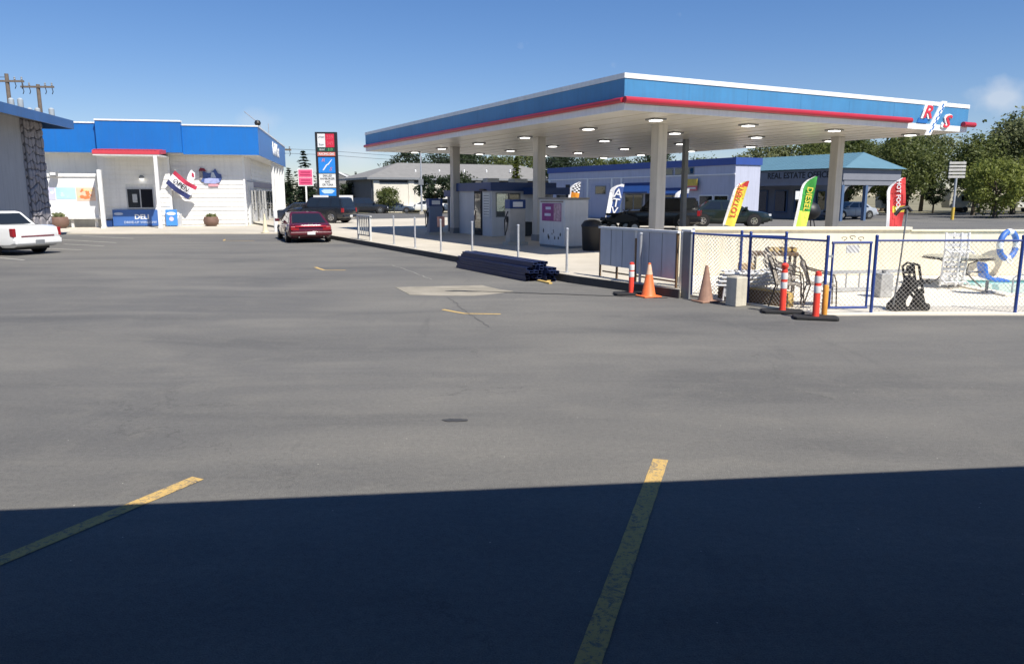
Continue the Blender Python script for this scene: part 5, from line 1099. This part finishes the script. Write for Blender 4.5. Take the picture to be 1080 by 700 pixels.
def utility(label, loc, rz, H, arm, tanks):
    u = thing('utility_pole', label, 'utility pole', loc, rz); MB().cyl((0,0,0),(0,0,H),.20,.14,10).build('pole', WOODP, u, True)
    for z in arm:
        a_ = BX(-1.25,1.25,-.17,-.05,z-.07,z+.07).build('cross_arm', WOODP, u)
        for x in (-1.1,-.6,.6,1.1): MB().lathe([(.05,0),(.08,.08),(.05,.16),(.07,.2),(.03,.26)],8,(x,-.11,z+.07)).build('insulator', STEELG, a_); MB().tube([(x,-.11,z-.07),(x+.06,-.11,z-.35),(x-.03,-.11,z-.55)],.03).build('hanger', BLACK, a_)
    for x in tanks: MB().lathe([(.18,0),(.20,.05),(.20,.70),(.15,.76),(.06,.82)],12,(x,-.45,H-2.62)).build('transformer', mat('tank_pale',(.33,.37,.40),.5,.1,3), u, True); 
    return u
utility('thick wooden utility pole with crossarm above the motel wing roof', (-38.3,60,0), R(6), 11.0, (10.45,), (-1.0,.35,1.0))
utility('slimmer utility pole with crossarm and pale tanks above the wing roof edge', (-37.2,62,0), R(4), 10.5, (10.3,), (-.6,.0,1.05))
utility('dark utility pole beside the store far corner', (-21.7,72,0), R(30), 6.4, (6.1,), ())
wr_ = thing('power_lines', 'thin power lines crossing the sky left of the pylon', 'cable', (0,0,0))
for z, dz in ((6.4,0),(6.0,.1)): MB().tube([(-21.7,72,z-.2)]+[(-21.7+(40)*t/10, 72+30*t/10, z+.8*t/10-1.0*math.sin(math.pi*t/10)) for t in range(1,11)],.018,4).build('cable', BLACK, wr_)
for yy in (0,): MB().tube([(-60,55,10.6),(-50,57,10.4),(-38.3,60,10.75)],.025,4).build('cable', BLACK, wr_)
for k in range(2):
    mp_ = thing('antenna_mast', ['leaning pale mast on the store roof, nearer','thin mast at the store roof end, farther'][k], 'mast', world_store(.3,7.5+6*k,5.95), ST); MB().tube([(0,0,0),(0,0,.9),(-1.2+.2*k,1.4,1.9)] if k==0 else [(0,0,0),(0,0,1.5)],.03,6).build('mast', GALV, mp_); BX(-.12,.12,-.12,.12,0,.06).build('foot', STEELG, mp_)

# ================================================================= TREES
def crown(seed, rx, ry, rz, zc, nclu, nleaf, leaf, sag=0.0, cr=.28):
    rnd = random.Random(seed); m = MB(); V = []; F = []
    lob = [Vector((rnd.uniform(-1,1), rnd.uniform(-1,1), rnd.uniform(-.8,1))).normalized() for _ in range(7)]; amp = [rnd.uniform(.75,1.18) for _ in lob]
    for k in range(nclu):
        d = Vector((rnd.gauss(0,1), rnd.gauss(0,1), rnd.gauss(0,1))).normalized()
        g = max(range(7), key=lambda i: d.dot(lob[i])); rad = (rnd.uniform(.25,1)**.45) * amp[g] * (.78+.22*d.dot(lob[g]))
        c = Vector((d.x*rx*rad, d.y*ry*rad, zc + d.z*rz*rad)); s = cr*min(rx,rz)*rnd.uniform(.55,1.15)
        for j in range(nleaf):
            o = Vector((rnd.gauss(0,.55), rnd.gauss(0,.55), rnd.gauss(0,.42)-sag*rnd.random())) * s
            p = c + o; nn = (Vector((rnd.uniform(-1,1), rnd.uniform(-1,1), rnd.uniform(-.2,1.2))) + o.normalized()*.8).normalized()
            u = nn.orthogonal().normalized(); u.rotate(Matrix.Rotation(rnd.uniform(0,6.28),3,nn)); w = nn.cross(u); L_ = leaf*rnd.uniform(.6,1.3)
            b = len(V); V += [p-u*L_*.5, p+w*L_*.3, p+u*L_*.5, p-w*L_*.3]; F.append((b,b+1,b+2,b+3))
    me = bpy.data.meshes.new('crown'); me.from_pydata([tuple(v) for v in V], [], F); me.update(); return me
def trunk_mesh(seed, H, r, spread, mt=BARK):
    rnd = random.Random(seed); m = MB()
    m.tube([(0,0,0),(rnd.uniform(-.1,.1),rnd.uniform(-.1,.1),H*.35),(rnd.uniform(-.2,.2),rnd.uniform(-.2,.2),H*.7)],[r,r*.75,r*.35],8)
    for k in range(7):
        t = k*.9+rnd.uniform(-.3,.3); z = H*rnd.uniform(.22,.5); m.tube([(0,0,z),(math.cos(t)*spread*.4,math.sin(t)*spread*.4,z+H*.14),(math.cos(t)*spread*.8,math.sin(t)*spread*.8,z+H*.3)],[r*.45,r*.3,r*.1],6)
    return m.mesh('trunk', mt, True)
def conifer_crown(seed, H, Rb, leaf, z0=.08, nw=22):
    rnd = random.Random(seed); V = []; F = []
    for k in range(nw):
        f = k/(nw-1); z = H*(z0+(1-z0)*f); rr_ = Rb*(1-f)**.85*rnd.uniform(.85,1.1)+.05; nb = max(4,int(11*(1-f*.6)))
        for b_ in range(nb):
            t = 6.283*b_/nb+rnd.uniform(-.3,.3); Lb = rr_*rnd.uniform(.65,1.15)
            for j in range(9):
                q = (j+rnd.random())/9; p = Vector((math.cos(t)*Lb*q, math.sin(t)*Lb*q, z - .32*Lb*q*q + rnd.gauss(0,.06))); p += Vector((rnd.gauss(0,.08),rnd.gauss(0,.08),0))*Rb*.4
                u = Vector((math.cos(t)+rnd.gauss(0,.5),math.sin(t)+rnd.gauss(0,.5),-.3+rnd.gauss(0,.4))).normalized(); w = u.cross(Vector((rnd.gauss(0,.4),rnd.gauss(0,.4),1))).normalized(); L_ = leaf*rnd.uniform(.7,1.3)
                b = len(V); V += [p-u*L_*.5, p+w*L_*.32, p+u*L_*.5, p-w*L_*.32]; F.append((b,b+1,b+2,b+3))
    me = bpy.data.meshes.new('crown'); me.from_pydata([tuple(v) for v in V], [], F); me.update(); return me
CR = {('b',i): crown(11+i, 3.6, 3.4, 3.7, 5.6, 120, 52, .34) for i in range(4)}
CR.update({('w',i): crown(31+i, 3.2, 3.0, 2.7, 3.6, 120, 52, .30, .8) for i in range(2)})
CR.update({('c',i): conifer_crown(51+i, 12, 3.0, .55) for i in range(3)})
CR[('y',0)] = conifer_crown(61, 4.2, 1.1, .26, .1, 18)
CR[('h',0)] = crown(71, 1.1, 1.1, 1.15, 1.15, 90, 60, .16, 0, .35)
CR[('s',0)] = crown(81, 1.8, 1.6, 1.5, 2.6, 70, 40, .24)
TR = {'b': trunk_mesh(1,7,.24,2.6), 'w': trunk_mesh(2,5,.2,2.4), 'c': trunk_mesh(3,11,.26,.8), 'y': trunk_mesh(4,3.6,.09,.3), 'h': trunk_mesh(5,1.4,.07,.7), 's': trunk_mesh(6,3.2,.12,1.2)}
def tree(name, label, cat, kind, i, loc, s, lm, group=None, rz=0.0, sz=None):
    t = thing(name, label, cat, loc, rz, group); t.scale = (s, s, sz or s)
    me = CR[(kind,i)]
    if len(me.materials) and me.materials[0] != lm: me = me.copy(); me.materials.clear()
    if not len(me.materials): me.materials.append(lm)
    link('crown', me, t)
    tm = TR[kind]; link('trunk', tm, t); return t
rt = random.Random(3)
ORD = ['first','second','third','fourth','fifth','sixth','seventh','eighth','ninth','tenth','eleventh','twelfth','thirteenth','fourteenth','fifteenth','sixteenth']
# right-hand broadleaf trees, from the office rightwards
RT = [(31,79,.88,0),(35.5,82,.95,1),(38.5,77,.84,2),(43,84,1.02,3),(45.6,76,.9,0),(51.5,79,1.12,1),(56,82,1.25,2),(61,78,1.15,3),(67,84,1.2,0),(73,79,1.1,1),(79,83,1.2,2),(86,80,1.15,3)]
for i, (x, y, s, v) in enumerate(RT):
    tree('broadleaf_tree', 'tall green broadleaf tree right of the canopy, %s from the office porch' % ORD[i], 'tree', 'b', v, (x,y,0), s, LEAF_A if i not in (5,) else LEAF_S, 'broadleaf trees behind the pool', rt.uniform(0,6))
for i, (x, y, s, v, lab) in enumerate(((41.8,66.5,.90,0,'bright green drooping tree right of the stacked slat sign'),(46.8,68,1.02,1,'bright green drooping tree at the right edge, in front of taller trees'),(51.0,69,1.0,0,'bright green drooping tree farthest right at the frame edge'))):
    tree('drooping_tree', lab, 'tree', 'w', v, (x,y,0), s, LEAF_B, None, rt.uniform(0,6))
BT = [(-5.5+4.1*k+rt.uniform(-.8,.8), 104+rt.uniform(-4,6), .80+rt.uniform(-.05,.12), k%4) for k in range(12)]
for i, (x, y, s, v) in enumerate(BT):
    tree('backdrop_tree', 'dark leafy tree above the shop roof, %s from the left' % ORD[i], 'tree', 'b', v, (x,y,0), s, LEAF_A if i%3 else LEAF_C, 'trees behind the shop', rt.uniform(0,6), s)
for i in range(8):
    tree('backdrop_tree', 'dense green tree in the rear row above the office roof, %s from the left' % ORD[i], 'tree', 'b', (i+2)%4, (31+5.0*i+rt.uniform(-.6,.6),94+rt.uniform(-2,2),0), 1.02+rt.uniform(-.06,.1), LEAF_A if i%2 else LEAF_S, 'rear row of trees right of the canopy', rt.uniform(0,6))
for i, (x, y, s, v) in enumerate(((-15,112,.72,2),(-11,116,.78,0),(-7.2,112,.74,1))):
    tree('spreading_tree', 'dark spreading tree behind the grey hall roof, %s from the left' % ORD[i], 'tree', 'b', v, (x,y,0), .92+.03*i, LEAF_C, 'trees behind the grey hall', rt.uniform(0,6))
for i, (x, y, s, v) in enumerate(((-20.9,78,.52,0),(-24.2,84,.40,1))):
    tree('dark_conifer', ['tall dark conifer just left of the price pylon','lower dark conifer behind the pink sign'][i], 'tree', 'c', v, (x,y,0), s*1.55, LEAF_C, None, rt.uniform(0,6), s)
for i in range(16):
    tree('far_conifer', 'far hazy conifer on the skyline between store and canopy, %s from the left' % ORD[i], 'tree', 'c', i%3, (-59+i*2.3+rt.uniform(-.8,.8),185+rt.uniform(-10,10),0), rt.uniform(.62,.80), LEAF_C, 'skyline conifers', rt.uniform(0,6), rt.uniform(.46,.62))
for i in range(4):
    tree('dark_shrub_tree', 'dark shrub behind the pink sign and pylon foot, %s from the left' % ORD[i], 'shrub', 's', 0, (-27.5+i*2.6,92+i*.8,0), .95, LEAF_C, 'shrubs behind the price pylon', i*1.3)
tree('young_conifer', 'small yellow-green conifer above the kiosk roof', 'tree', 'y', 0, (.35,58,0), 1.12, LEAF_Y)
tree('clipped_bush', 'round clipped bush in front of the cream screen wall', 'bush', 'h', 0, (-14.0,86.3,0), 1.15, LEAF_A)
tree('dark_shrub_tree', 'low dark tree before the cream wall right of the street lamp', 'tree', 's', 0, (-8.4,83.0,0), 1.1, LEAF_C); tree('dark_shrub_tree', 'low dark tree left of the kiosk behind the canopy column', 'tree', 's', 0, (-6.0,84.5,0), 1.2, LEAF_C, None, 2.0)
for i in range(4):
    tree('dark_shrub_tree', 'low dark shrub below the right-hand trees, %s from the left' % ORD[i], 'shrub', 's', 0, (37+i*5.2,86.5,0), .9, LEAF_C, 'shrubs below the right-hand trees', i*1.7)
# pale trailers glimpsed under the trees
for i, (x, y, l, lab) in enumerate(((43.3,88,2.6,'white camper trailer under the right-hand trees, left one'),(52.6,90,3.6,'cream camper trailer under the right-hand trees, middle one'),(60.5,90,3.6,'pale camper trailer under the right-hand trees, right one'))):
    t = thing('camper_trailer', lab, 'trailer', (x,y,0), R(-6))
    MB().prism_xz([(-l/2,.5),(-l/2-.1,1.4),(-l/2+.2,2.5),(l/2-.2,2.5),(l/2+.1,1.6),(l/2,.5)],-1,1).build('body', [WHITE,mat('house_cream',(.62,.58,.46),.8,.05,1),WHITE2][i], t, bevel=.1)
    BX(-.5,.5,-1.03,-1.001,1.3,1.9).build('window', GLASSD, t); MB().cyl((0,-1.02,.32),(0,1.02,.32),.32,n=16).build('wheel', RUBBER, t)
